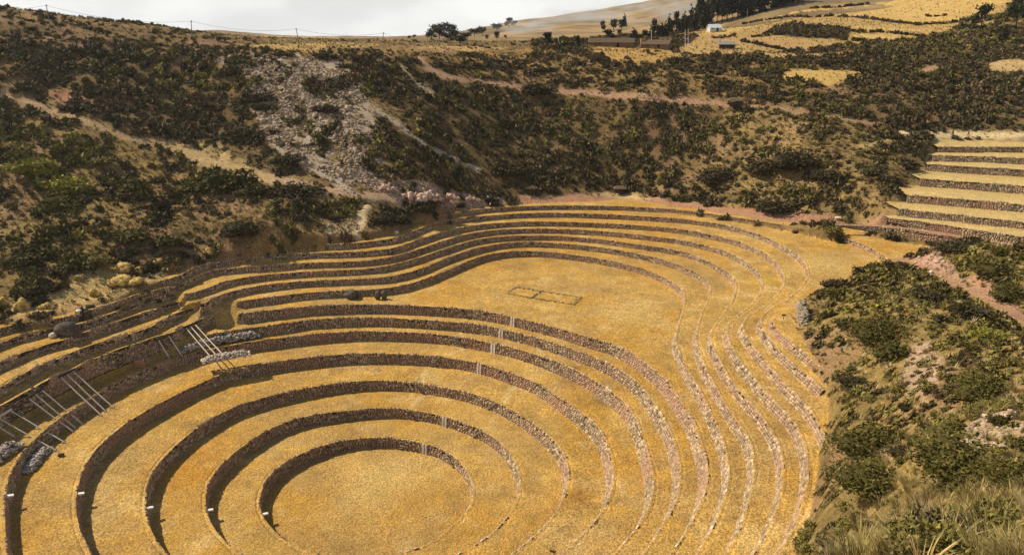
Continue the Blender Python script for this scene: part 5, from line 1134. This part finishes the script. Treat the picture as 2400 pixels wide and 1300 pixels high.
for px, h_, w_, k, tn, lab in [((1282, 110), 28, 20, 'oval', DKT, 'oval dark tree standing alone at the plateau edge'), ((1353, 115), 26, 10, 'oval', DKT, 'small slim dark tree between the oval tree and the long building'),
  ((1018, 84), 22, 24, 'round', GYT, 'left tree of the rounded clump on the far ridge'), ((1042, 84), 26, 30, 'round', GYT, 'tallest tree of the rounded clump on the far ridge'), ((1064, 92), 20, 30, 'round', GYT, 'right tree of the rounded clump on the far ridge'), ((1090, 96), 16, 30, 'round', GYT, 'low spreading tree on the slope right of the ridge clump'), ((1050, 102), 20, 26, 'round', GYT, 'tree in the hollow below the ridge clump'), ((1012, 96), 20, 30, 'round', GYT, 'low tree at the left foot of the ridge clump'), ((1030, 92), 24, 32, 'round', GYT, 'tree filling the front of the ridge clump'), ((1078, 104), 18, 32, 'round', GYT, 'low tree at the right foot of the ridge clump'), ((1060, 80), 20, 22, 'round', GYT, 'tree at the back right of the ridge clump'),
  ((1112, 86), 16, 22, 'round', GYT, 'rounded tree left of a pair of ridge trees'), ((1130, 84), 18, 22, 'round', GYT, 'rounded tree right of a pair of ridge trees'), ((1165, 74), 16, 22, 'round', GYT, 'bushy tree on the ridge left of the mist'), ((1193, 66), 20, 18, 'round', GYT, 'taller ridge tree beside the mist'), ((1206, 63), 12, 14, 'round', GYT, 'small ridge tree half in the mist'), ((1142, 93), 9, 8, 'oval', DKT, 'tiny dark tree on the slope under the ridge pair'), ((1165, 93), 15, 13, 'oval', DKT, 'dark tree on the bare slope under the bushy ridge tree'), ((1184, 91), 7, 7, 'oval', DKT, 'smallest dark tree right on the bare slope'),
  ((960, 92), 7, 8, 'round', GYT, 'leftmost tiny tree on the far ridge end'), ((972, 90), 7, 9, 'round', GYT, 'second tiny tree on the far ridge end'),
  ((1412, 76), 22, 11, 'oval', GYT, 'grey green tree left of the hillside trio'), ((1438, 70), 20, 18, 'oval', DKT, 'left tree of the hillside trio'), ((1456, 70), 20, 16, 'oval', DKT, 'middle tree of the hillside trio'), ((1463, 63), 24, 11, 'spire', DKT, 'pointed tree of the hillside trio'), ((1426, 98), 24, 24, 'round', DKT, 'dark bushy tree above the long adobe building'), ((1452, 87), 14, 10, 'oval', DKT, 'small tree between the bushy tree and the cone shaped tree'), ((1486, 94), 22, 18, 'spire', DKT, 'broad cone shaped tree above the gate pillar'), ((1512, 90), 16, 14, 'oval', DKT, 'low tree right of the cone shaped tree'),
  ((2298, 68), 48, 36, 'round', GRT, 'broad green tree on the upper right hillside'), ((2262, 66), 22, 26, 'round', (.10, .10, .03), 'pale green bushy tree left of the broad green tree'), ((2380, 66), 54, 44, 'round', GRT, 'large dark tree at the upper right edge'), ((2352, 100), 34, 16, 'spire', GRT, 'slim dark tree below the large edge tree'), ((2385, 14), 34, 16, 'spire', DKT, 'slim tree at the top right corner')]:
    tree(px, h_, w_, k, tn, lab)
wood = [(1526, 92, 26, 11), (1533, 86, 34, 12), (1542, 90, 26, 12), (1550, 84, 24, 12), (1558, 88, 30, 12), (1567, 80, 36, 12), (1575, 84, 30, 13), (1584, 76, 40, 13), (1590, 82, 30, 12), (1600, 74, 36, 13), (1608, 78, 34, 14), (1618, 68, 44, 15), (1628, 72, 44, 16), (1638, 62, 54, 17), (1648, 66, 48, 18), (1658, 58, 58, 18), (1668, 60, 54, 18), (1680, 54, 58, 19), (1692, 56, 54, 19), (1704, 50, 56, 20), (1716, 48, 52, 20), (1728, 44, 52, 20), (1742, 40, 50, 20), (1756, 36, 48, 20), (1770, 32, 48, 20), (1784, 28, 46, 20), (1800, 22, 44, 20), (1816, 18, 42, 20), (1832, 14, 40, 20), (1850, 8, 40, 20), (1870, 4, 40, 20), (1640, 44, 50, 17), (1660, 40, 50, 18), (1690, 36, 52, 19), (1720, 30, 50, 20), (1750, 22, 50, 20), (1780, 14, 46, 20)]
for a, b, h_, w_ in wood:
    tree((a, b), h_, w_, 'spire' if a % 3 else 'oval', DKT, 'dark pointed tree in the small wood at top centre right', 'trees of the small dark wood')
# ---- timber props against the broken left terraces
def props(tops, bots, beam, zt, zb, lab, plank=False):
    T = [P3(t, zt) for t in tops]; Bq = [P3(b, z) for b, z in zip(bots, zb)]
    root = empty('timber_prop', T[0], lab, 'timber prop', 'timber props shoring the broken terraces'); off = T[0]
    for a, b in zip(T, Bq):
        e = (b-a)/np.linalg.norm(b-a); MB().tube([a-e*.2, a*.5+b*.5+np.array([0, 0, -.08]), b+e*.3], [.11, .12, .13], 7).obj('prop_pole', M_wood, root, off)
    a, b = P3(beam[0], zt+.05), P3(beam[1], zt+.05); u = (b-a)/np.linalg.norm(b-a); nrm_ = np.array([-u[1], u[0], 0]); mb = MB(); hv = np.array([0, 0, .38]); dv = nrm_*.22
    mb.add([a, b, b+hv, a+hv, a+dv, b+dv, b+hv+dv, a+hv+dv], [(0, 1, 2, 3), (7, 6, 5, 4), (0, 4, 5, 1), (1, 5, 6, 2), (2, 6, 7, 3), (3, 7, 4, 0)]); mb.obj('beam', M_wood if plank else M_wood_d, root, off)
    for i in range(len(T)):   # short wedge stakes at the feet
        f = Bq[i]; MB().tube([f+np.array([.15, -.1, -.3]), f+np.array([.1, -.1, .45])], .05, 5).obj('stake', M_wood_d, root, off)
props([(436, 768), (447, 765), (459, 762)], [(494, 836), (510, 835), (524, 832)], [(430, 770), (464, 757)], 14.6, [10.7, 10.7, 10.7], 'three pale timber props leaning over the rubble pile, farthest right of the row')
props([(372, 797), (397, 789)], [(396, 836), (425, 831)], [(366, 799), (402, 786)], 14.3, [10.9, 10.9], 'pair of short timber props right of the red stone block')
props([(143, 884), (157.5, 877), (171.5, 869.5)], [(239, 974), (249, 964), (268, 956)], [(139, 886), (178, 866)], 14.5, [8.5, 8.5, 8.5], 'three timber props left of the red stone block, upper set')
props([(70, 935), (85, 925), (101, 916)], [(172, 1011), (178, 1003), (194, 993)], [(64, 936), (102, 912)], 14.0, [8.5, 8.5, 8.5], 'three timber props with a dark beam, between the upper set and the left edge')
props([(0, 981), (27, 963), (-14, 992)], [(133, 1056), (152, 1036), (37, 1024)], [(-10, 984), (29, 960)], 13.4, [8.5, 8.5, 10.7], 'timber props under a pale plank at the left edge', True)
# ---- stone heaps
RB = [rock_proto(500+i) for i in range(6)]
def heap(line, zb, hgt, wid, n, lab, cols, size=(.18, .34), name='stone_heap'):
    q = np.array([P3(p, zb)[:2] for p in line]); q = resample(q, .2); tg = np.gradient(q, axis=0); tg /= np.hypot(tg[:, 0], tg[:, 1])[:, None]+1e-9; nn_ = np.c_[-tg[:, 1], tg[:, 0]]
    root = empty(name, (q[0, 0], q[0, 1], zb), lab, 'stone heap'); off = np.array(root.location); i = rng.integers(0, len(q), n); v_ = rng.uniform(-1, 1, n); hz_ = hgt*np.clip(1.15-np.abs(v_)**2.2, 0, 1)*np.clip(np.minimum(i, len(q)-1-i)/6.0, .35, 1)
    pos = np.c_[q[i]+nn_[i]*(v_*wid/2)[:, None], zb+hz_*np.sqrt(rng.uniform(.15, 1, n))]; s_ = rng.uniform(size[0], size[1], n); c_ = np.array(cols)[rng.integers(0, len(cols), n)]*rng.uniform(.7, 1.2, (n, 1))
    V, F, C = scatter(RB, pos-off, s_, s_, rng.uniform(0, 6.28, n), rng.integers(0, 6, n), c_); link('heaped_stones', mesh_np('heaped_stones', V, F, M_stone, C), root, kind='stuff')
GREYS = [(.40, .34, .28), (.34, .29, .24), (.46, .40, .33), (.28, .24, .20)]
PALE = [(.52, .42, .33), (.46, .37, .29), (.58, .48, .38)]
heap([(474, 848), (520, 840), (585, 829)], 10.6, 1.0, 2.6, 560, 'low flat topped heap of pale stones on the terrace under the right hand props', PALE)
heap([(425, 826), (470, 812), (530, 800), (608, 786)], 10.9, 1.25, 1.9, 620, 'long pile of dark grey rubble behind the right hand props', GREYS, (.2, .42))
heap([(62, 1108), (85, 1080), (112, 1050)], 8.5, .9, 1.9, 330, 'narrow heap of grey stones in the wall shadow at lower left', [(.50, .45, .38), (.42, .37, .31)])
heap([(-20, 1085), (10, 1060), (40, 1040)], 10.9, 1.1, 2.6, 260, 'heap of dark rubble at the left edge under the plank props', GREYS, (.2, .42))
heap([(556, 752), (574, 752)], 12.9, 1.3, 1.6, 110, 'small pointed heap of pale stones at the broken end of a wall', PALE)
heap([(765, 518), (800, 510), (832, 505)], 26.2, 1.0, 3.0, 260, 'rubble heap beside the little pale footpath', GREYS, (.25, .5))
heap([(1878, 722), (1880, 745), (1890, 768)], 25.3, 2.2, 1.4, 330, 'curved dry stone facing where the near right slope meets the red earth', [(.30, .25, .18), (.26, .22, .16)], (.22, .4))
# ---- boulders and single stones
def boulder(px, wpx, hpx, m, lab, z=None, name='boulder', cat='boulder', seed=0, group=None, dy=0.0):
    B = P3(px, z); m_ = Dof(B)/FPX; v, f, c = rock_proto(700+seed, 2); v = v.copy(); v[:, 2] -= v[:, 2].min(); V = v/np.array([np.ptp(v[:, 0]), np.ptp(v[:, 1]), np.ptp(v[:, 2])])*np.array([wpx*m_, wpx*m_*.8, hpx*m_*1.05])
    o = link(name, mesh_np(name, V, f, m, None, False), None, (B[0], B[1]+dy, B[2]-.15*hpx*m_)); thing(o, lab, cat, group); return o
boulder((158, 784), 54, 38, M_rockd, 'big dark rounded boulder breaking the upper left terraces', None, seed=1)
boulder((124, 790), 20, 14, M_rockp, 'pale boulder leaning on the big dark one', None, seed=2)
boulder((822, 701), 36, 24, M_rockd, 'left of two dark boulders built into the lowest oval field wall', 15.0, seed=3, dy=.9); boulder((884, 703), 16, 23, M_rockd, 'right of two dark boulders built into the lowest oval field wall', 15.0, seed=4, dy=.8); boulder((899, 702), 14, 22, M_rockd, 'upright dark slab touching the right hand boulder', 15.0, seed=5, dy=.8)
boulder((917, 597), 10, 11, M_rockd, 'small black boulder set in the bend of the third upper wall', 20.9, seed=6, dy=.3); boulder((930, 547), 12, 9, M_rockp, 'pale rock lying on the second highest wall at its bend', None, seed=7)
boulder((186, 732), 14, 9, M_rockw, 'left of two white rocks by the broken top terrace', None, seed=8); boulder((197, 727), 10, 8, M_rockw, 'right of two white rocks by the broken top terrace', None, seed=9)
boulder((1145, 472), 9, 15, M_rockw, 'upright white rock at the foot of the pink cliff', None, seed=10); boulder((143, 1068), 14, 9, M_rockd, 'single dark block on the straw below the left props', 8.4, seed=11); boulder((2182, 641), 10, 9, M_rockw, 'white stone at the edge of the red path bank', None, seed=12); boulder((2035, 1295), 60, 24, M_rockpink, 'flat pinkish boulder in the grass at the bottom edge', None, seed=13); boulder((1966, 512), 18, 5, M_rockp, 'flat pale slab on the slope over the red earth path', None, seed=14)
def crag(px, wpx, hpx, m, lab, seed, n=26):
    B = P3(px); m_ = Dof(B)/FPX; w_ = wpx*m_; h_ = hpx*m_; r = np.random.default_rng(seed); V = []; F = []; o = 0
    for i in range(n):
        v, f, c = rock_proto(760+int(r.integers(0, 12))); x_ = r.uniform(-.5, .5); yy = r.uniform(-.25, .35)*w_*.6; zz = r.uniform(0, 1)**.7
        s_ = w_*r.uniform(.07, .17); e = h_*r.uniform(.25, .6)*(1-.6*abs(x_)*1.2); v = v*np.array([s_, s_*r.uniform(.6, 1.2), e]); lean = r.uniform(-.35, .1)
        v[:, 0] += v[:, 2]*lean; v = v+np.array([x_*w_, yy, zz*h_*.55*(1-abs(x_)*.9)]); V.append(v); F.append(f+o); o += len(v)
    o_ = link('rock_outcrop', mesh_np('rock_outcrop', np.concatenate(V), np.concatenate(F), m), None, (B[0], B[1], B[2]-.1)); thing(o_, lab, 'outcrop')
for j, (a, b, w_, h_, lab) in enumerate([(905, 445, 40, 20, 'leftmost pink rock outcrop under the scree'), (968, 470, 62, 34, 'pink ribbed outcrop, second from the left'), (1010, 470, 46, 36, 'tall pink outcrop in the middle of the cliff foot'), (1052, 474, 50, 34, 'broad pale pink outcrop left of the white rock'), (1100, 470, 40, 16, 'low pink ledge just left of the white rock'), (1250, 444, 36, 14, 'straw coloured outcrop on the dark slope right of the white rock'), (2170, 700, 0, 0, '')]):
    if w_: crag((a, b), w_, h_, M_rockpink if j < 5 else M_rockstraw, lab, 20+j)
# red block of adobe bricks
B = P3((330, 858)); root = empty('adobe_stack', B, 'squat stack of red adobe blocks on the ledge below the broken terraces', 'block stack', rz=.3)
for r0 in range(3):
    for c0 in range(3):
        MB().box((-.62+c0*.62+(.1 if r0 % 2 else 0), 0, .3+r0*.56), (.58, 1.5, .5)).obj('adobe_block', M_brick, root)
# foundation outline on the oval field
zf_ = 14.92
fq = {'a': (1186, 688), 'b': (1211, 673), 'c': (1267, 682), 'd': (1362, 697), 'e': (1344, 713), 'f': (1244, 698)}
root = empty('stone_foundation', P3(fq['a'], zf_), 'low double rectangle of foundation stones in the middle of the oval field', 'foundation'); off = np.array(root.location)
for s0, s1 in [('a', 'b'), ('b', 'c'), ('c', 'd'), ('d', 'e'), ('e', 'f'), ('f', 'a'), ('c', 'f')]:
    qa, qb = P3(fq[s0], zf_), P3(fq[s1], zf_); q = resample(np.array([qa[:2], qb[:2]]), .28); n = len(q)*2; i = np.arange(n)//2; q2 = q[i]+rng.normal(0, .2, (n, 2)); s_ = rng.uniform(.10, .26, n)*np.where(rng.random(n) < .25, .3, 1)
    V, F, C = scatter(RB, np.c_[q2, np.full(n, zf_+.12)]-off, s_, s_*rng.uniform(.8, 1.4, n), rng.uniform(0, 6, n), rng.integers(0, 6, n), np.array([(.36, .27, .13), (.42, .33, .18), (.26, .19, .10)])[rng.integers(0, 3, n)])
    link('stone_row', mesh_np('stone_row', V, F, M_stone, C), root, kind='stuff')
# ---- steps, drains and spout stones of the ring walls
def wall_frame(k, px):
    g = unproj_z([px], ZK[k]-HK[k]*.5)[0]; q, wq = RINGS[k]; i = int(np.argmin(np.hypot(*(q-g).T))); t = q[(i+1) % len(q)]-q[i-1]; t = t/np.hypot(*t); n_ = np.array([-t[1], t[0]])
    lo, hi = H(q[i]+0, q[i]*0)[0], 0
    a = q[i]+n_*1.5; b = q[i]-n_*1.5
    if H(np.array([a[0]]), np.array([a[1]]))[0] > H(np.array([b[0]]), np.array([b[1]]))[0]: n_ = -n_
    return q[i], t, n_
def flight(k, px, dirn, n=4):
    if k not in WALL_OBJ: return
    q, t, n_ = wall_frame(k, px); root = WALL_OBJ[k]; off = np.array(root.location); h_ = HK[k]
    for j in range(n):
        zc = ZK[k]-h_+h_*(j+.7)/n; p = q+t*dirn*(j-(n-1)/2)*.55+n_*(.10*(ZK[k]-zc)); a = np.r_[p, zc]; tv = np.r_[t, 0]; nv = np.r_[n_, 0]; mb = MB()
        c8 = [a+tv*sx_*.3+nv*dd+np.array([0, 0, dz]) for dz in (-.09, .09) for dd in (-.3, .42) for sx_ in (-1, 1)]
        mb.add(c8, [(0, 2, 3, 1), (4, 5, 7, 6), (0, 1, 5, 4), (2, 6, 7, 3), (0, 4, 6, 2), (1, 3, 7, 5)]); mb.obj('step_stone', M_step, root, off)
for k, px, dr in [(7, (1095, 730), 1), (7, (1290, 772), -1), (6, (1092, 763), -1), (6, (1265, 802), 1), (5, (1083, 796), 1), (5, (1237, 836), -1), (4, (1022, 841), -1), (4, (1197, 881), 1), (3, (993, 904), 1), (3, (1157, 947), -1), (2, (968, 968), 1), (2, (1125, 1015), -1), (1, (957, 1040), -1), (1, (1062, 1076), 1),
                  (8, (1020, 653), 1), (8, (1079, 626), 1), (9, (1057, 606), -1), (9, (985, 630), -1), (10, (1042, 588), 1), (11, (990, 586), -1), (11, (952, 596), 1), (12, (1003, 558), 1), (8, (1598, 737), 1), (7, (1577, 920), 1), (8, (1615, 905), -1), (9, (1640, 875), 1), (10, (1684, 845), -1), (10, (1708, 826), 1), (12, (1742, 808), -1), (13, (1777, 790), 1), (14, (1808, 770), -1), (6, (1537, 985), 1), (5, (1497, 1020), 1)]:
    flight(k, px, dr)
def drain(k, px):
    q, t, n_ = wall_frame(k, px); root = WALL_OBJ[k]; off = np.array(root.location); tv = np.r_[t, 0]; nv = np.r_[n_, 0]; h_ = HK[k]
    for sg in (-1, 1):
        c8 = []
        for zz in (0, 1):
            zc = ZK[k]-h_+h_*zz-(.05 if zz else .1)
            for dd in (-.1, .2):
                for sx_ in (-1, 1): c8.append(np.r_[q, zc]+tv*(sg*.32+sx_*.2)+nv*(dd+.10*(ZK[k]-zc)))
        MB().add(c8, [(0, 2, 3, 1), (4, 5, 7, 6), (0, 1, 5, 4), (2, 6, 7, 3), (0, 4, 6, 2), (1, 3, 7, 5)]).obj('drain_slab', M_rockw if k == 5 else M_rockp, root, off)
for k, px in [(5, (1161, 812)), (4, (1126, 861)), (6, (1182, 778)), (2, (1049, 985)), (1, (1002, 1049)), (7, (1202, 752))]: drain(k, px)
def spout(k, px):
    g = unproj_z([px], ZK[k]-.25)[0]; q, wq = RINGS[k]; i = int(np.argmin(np.hypot(*(q-g).T))); t = q[(i+1) % len(q)]-q[i-1]; t = t/np.hypot(*t); n_ = np.array([-t[1], t[0]])
    if (CEN-q[i])@n_ < 0: n_ = -n_
    root = WALL_OBJ[k]; off = np.array(root.location); a = np.r_[q[i], ZK[k]-.22]; tv = np.r_[t, 0]; nv = np.r_[n_, 0]
    c8 = [a+tv*sx_*.24+nv*dd+np.array([0, 0, dz-.12*(dd > 0)]) for dz in (-.12, .12) for dd in (-.2, .95) for sx_ in (-1, 1)]
    MB().add(c8, [(0, 2, 3, 1), (4, 5, 7, 6), (0, 1, 5, 4), (2, 6, 7, 3), (0, 4, 6, 2), (1, 3, 7, 5)]).obj('spout_stone', M_rockw, root, off)
for k, px in [(5, (16, 1161)), (4, (183, 1154)), (3, (346, 1190)), (2, (485, 1196)), (1, (612, 1207))]: spout(k, px)
# ---- straw mounds
def mound(px, wpx, hpx, lab, seed):
    B = P3(px); m_ = Dof(B)/FPX; w_ = wpx*m_/2*.85; h_ = hpx*m_*.7
    r = np.random.default_rng(60+seed); VV = []; FF = []; CC = []; o = 0; nl = 6+int(w_*2.2)
    for i in range(nl):
        a_ = r.uniform(0, 6.28); d_ = r.uniform(0, .75)**.6 if i else 0; s_ = r.uniform(.3, .55)*(1-.35*d_); v = ICO2_V*(1+.55*(vnoise(ICO2_V[:, 0]*2.6+i*7, ICO2_V[:, 1]*2.6+ICO2_V[:, 2]*3, seed+i)-.5))[:, None]
        p_ = v*np.array([s_*w_, s_*w_*.8, s_*h_*1.3])+np.array([d_*math.cos(a_)*w_*.8, d_*math.sin(a_)*w_*.5, h_*.35*(1-d_)]); p_[:, 2] = np.maximum(p_[:, 2], -.3)
        VV.append(p_); FF.append(ICO2_F+o); o += len(p_); CC.append(np.array((.60, .41, .125))*r.uniform(.75, 1.15)*(.75+.4*vnoise(v[:, 0]*5, v[:, 2]*5+i, seed+4))[:, None])
    V = np.concatenate(VV); FF = np.concatenate(FF); cc = np.concatenate(CC)
    root = empty('straw_mound', B, lab, 'straw mound', 'pale straw mounds'); link('heap', mesh_np('heap', V, FF, M_ground, cc), root)
    n = 40+int(w_*45); i = rng.integers(0, len(V), n); pr = [tuft_proto(9, .5, .7, .04, 600+seed)]; s_ = rng.uniform(.5, 1.0, n)
    V2, F2, C2 = scatter(pr, V[i], s_, s_*.8, rng.uniform(0, 6.28, n), np.zeros(n, int), np.array((.62, .44, .15))*rng.uniform(.7, 1.15, (n, 1))); link('loose_straw', mesh_np('loose_straw', V2, F2, M_leaf, C2), root, kind='stuff')
for j, (a, b, w_, h_, lab) in enumerate([(195, 598, 62, 16, 'highest yellow straw mound at far left, above a dark bush'), (245, 612, 60, 22, 'yellow straw mound just below the highest one'), (290, 632, 76, 28, 'large straw mound in the middle of the left group'), (325, 640, 50, 20, 'straw mound with an overhanging edge, right of the large one'), (378, 622, 54, 30, 'rounded straw mound at the right end of the left group'), (489, 594, 34, 24, 'small bright straw mound standing apart on the slope'), (290, 662, 110, 24, 'broad low straw mound above the terraces'), (220, 690, 44, 22, 'straw mound with a stone in it, left of the broad low one'), (55, 722, 52, 34, 'bulging straw mound near the left edge'), (8, 712, 30, 26, 'straw mound cut by the left edge'), (110, 722, 60, 20, 'low orange straw mound right of the bulging one'), (45, 690, 28, 14, 'little straw mound above the bulging one'), (2052, 419, 26, 9, 'pale straw mound beside the straight terraces'), (2000, 424, 44, 8, 'long thin pale straw mound left of the straight terraces'), (1977, 468, 32, 16, 'pale straw mound over the red path on the right'), (1852, 477, 22, 7, 'tiny pale straw mound on a bush over the red path'), (2042, 482, 18, 8, 'small straw mound beside the lowest straight walls'), (180, 655, 30, 14, 'straw patch beside the big dark green bush')]):
    mound((a, b), w_, h_, lab, j)
# ---- small signs and posts
B = P3((1836, 748), 24.9); root = empty('path_sign', B, 'small dark sign board on a post on the red earth patch', 'sign'); MB().tube([(0, 0, -.2), (0, 0, .8)], .05, 6).obj('post', M_metal, root); MB().box((0, -.02, .82), (.75, .05, .26)).obj('board', M_metal, root)
for a, b, hpx, lab in [(1956, 531, 7, 'short dark marker post where the red path meets the right terraces'), (1224, 481, 6, 'short dark marker post at the right end of the long low bush'), (1410, 12, 0, '')]:
    if hpx:
        B = P3((a, b)); h_ = hpx*Dof(B)/FPX; root = empty('marker_post', B, lab, 'post'); MB().tube([(0, 0, -.3), (0, 0, h_)], .09, 6).obj('shaft', M_metal, root); MB().box((0, 0, h_+.04), (.24, .24, .08)).obj('cap', M_metal, root)
v, f, c = shrub_proto(60, .25, 3, 990); B = P3((1297, 1296), 8.4); o = link('weed', mesh_np('weed', v, f, M_leaf, c*np.array((.05, .04, .02))), None, B); o.scale = (.55, .55, .6); thing(o, 'single dark weed on the straw at the bottom edge', 'weed')

# ---- drifting mist over the far hills and the air itself
def vol(name, m): 
    mt_ = bpy.data.materials.new(name); mt_.use_nodes = True; t = mt_.node_tree; t.nodes.clear(); o_ = N(t, 'ShaderNodeOutputMaterial'); pv = N(t, 'ShaderNodeVolumePrincipled'); pv.inputs['Color'].default_value = (.92, .93, .92, 1); pv.inputs['Anisotropy'].default_value = .2
    t.links.new(pv.outputs[0], o_.inputs['Volume']); return mt_, t, pv
mm, t, pv = vol('mist_volume', None)
geo = N(t, 'ShaderNodeTexCoord'); nn = N(t, 'ShaderNodeTexNoise'); nn.inputs['Scale'].default_value = 2.2; nn.inputs['Detail'].default_value = 5; t.links.new(geo.outputs['Object'], nn.inputs['Vector'])
ln = N(t, 'ShaderNodeVectorMath', operation='LENGTH'); t.links.new(geo.outputs['Object'], ln.inputs[0])
fr = N(t, 'ShaderNodeMapRange', interpolation_type='SMOOTHSTEP'); fr.inputs[1].default_value = .25; fr.inputs[2].default_value = 1.0; fr.inputs[3].default_value = 1; fr.inputs[4].default_value = 0; t.links.new(ln.outputs['Value'], fr.inputs[0])
nr_ = N(t, 'ShaderNodeMapRange'); nr_.inputs[1].default_value = .42; nr_.inputs[2].default_value = .72; nr_.inputs[4].default_value = .030; t.links.new(nn.outputs['Fac'], nr_.inputs[0])
mu = N(t, 'ShaderNodeMath', operation='MULTIPLY'); t.links.new(fr.outputs[0], mu.inputs[0]); t.links.new(nr_.outputs[0], mu.inputs[1]); t.links.new(mu.outputs[0], pv.inputs['Density'])
for j, (px, D_, sx_, sy_, sz_) in enumerate([((1235, 66), 640, 34, 60, 10), ((1350, 46), 820, 75, 80, 19), ((1490, 30), 900, 60, 80, 20), ((1600, 22), 700, 45, 60, 18), ((1440, 55), 760, 60, 60, 8)]):
    B = at_depth(px, D_); o = link('mist', mesh_np('mist', ICO2_V, ICO2_F, mm), None, B); o.scale = (sx_, sy_, sz_); o['kind'] = 'stuff'; o['label'] = 'thin white mist drifting over the far hillside'
hm, t, pv = vol('haze_volume', None); pv.inputs['Density'].default_value = HAZE; pv.inputs['Color'].default_value = (.9, .92, .94, 1); pv.inputs['Anisotropy'].default_value = .3
x0, x1, y0, y1, z0, z1 = -900, 1650, -60, 2450, -12, 330
hv_ = [(x, y, z) for z in (z0, z1) for y in (y0, y1) for x in (x0, x1)]
o = link('haze', mesh_np('haze', np.array(hv_, float), np.array([(0, 2, 3, 1), (4, 5, 7, 6), (0, 1, 5, 4), (2, 6, 7, 3), (0, 4, 6, 2), (1, 3, 7, 5)]), hm)); o['kind'] = 'stuff'
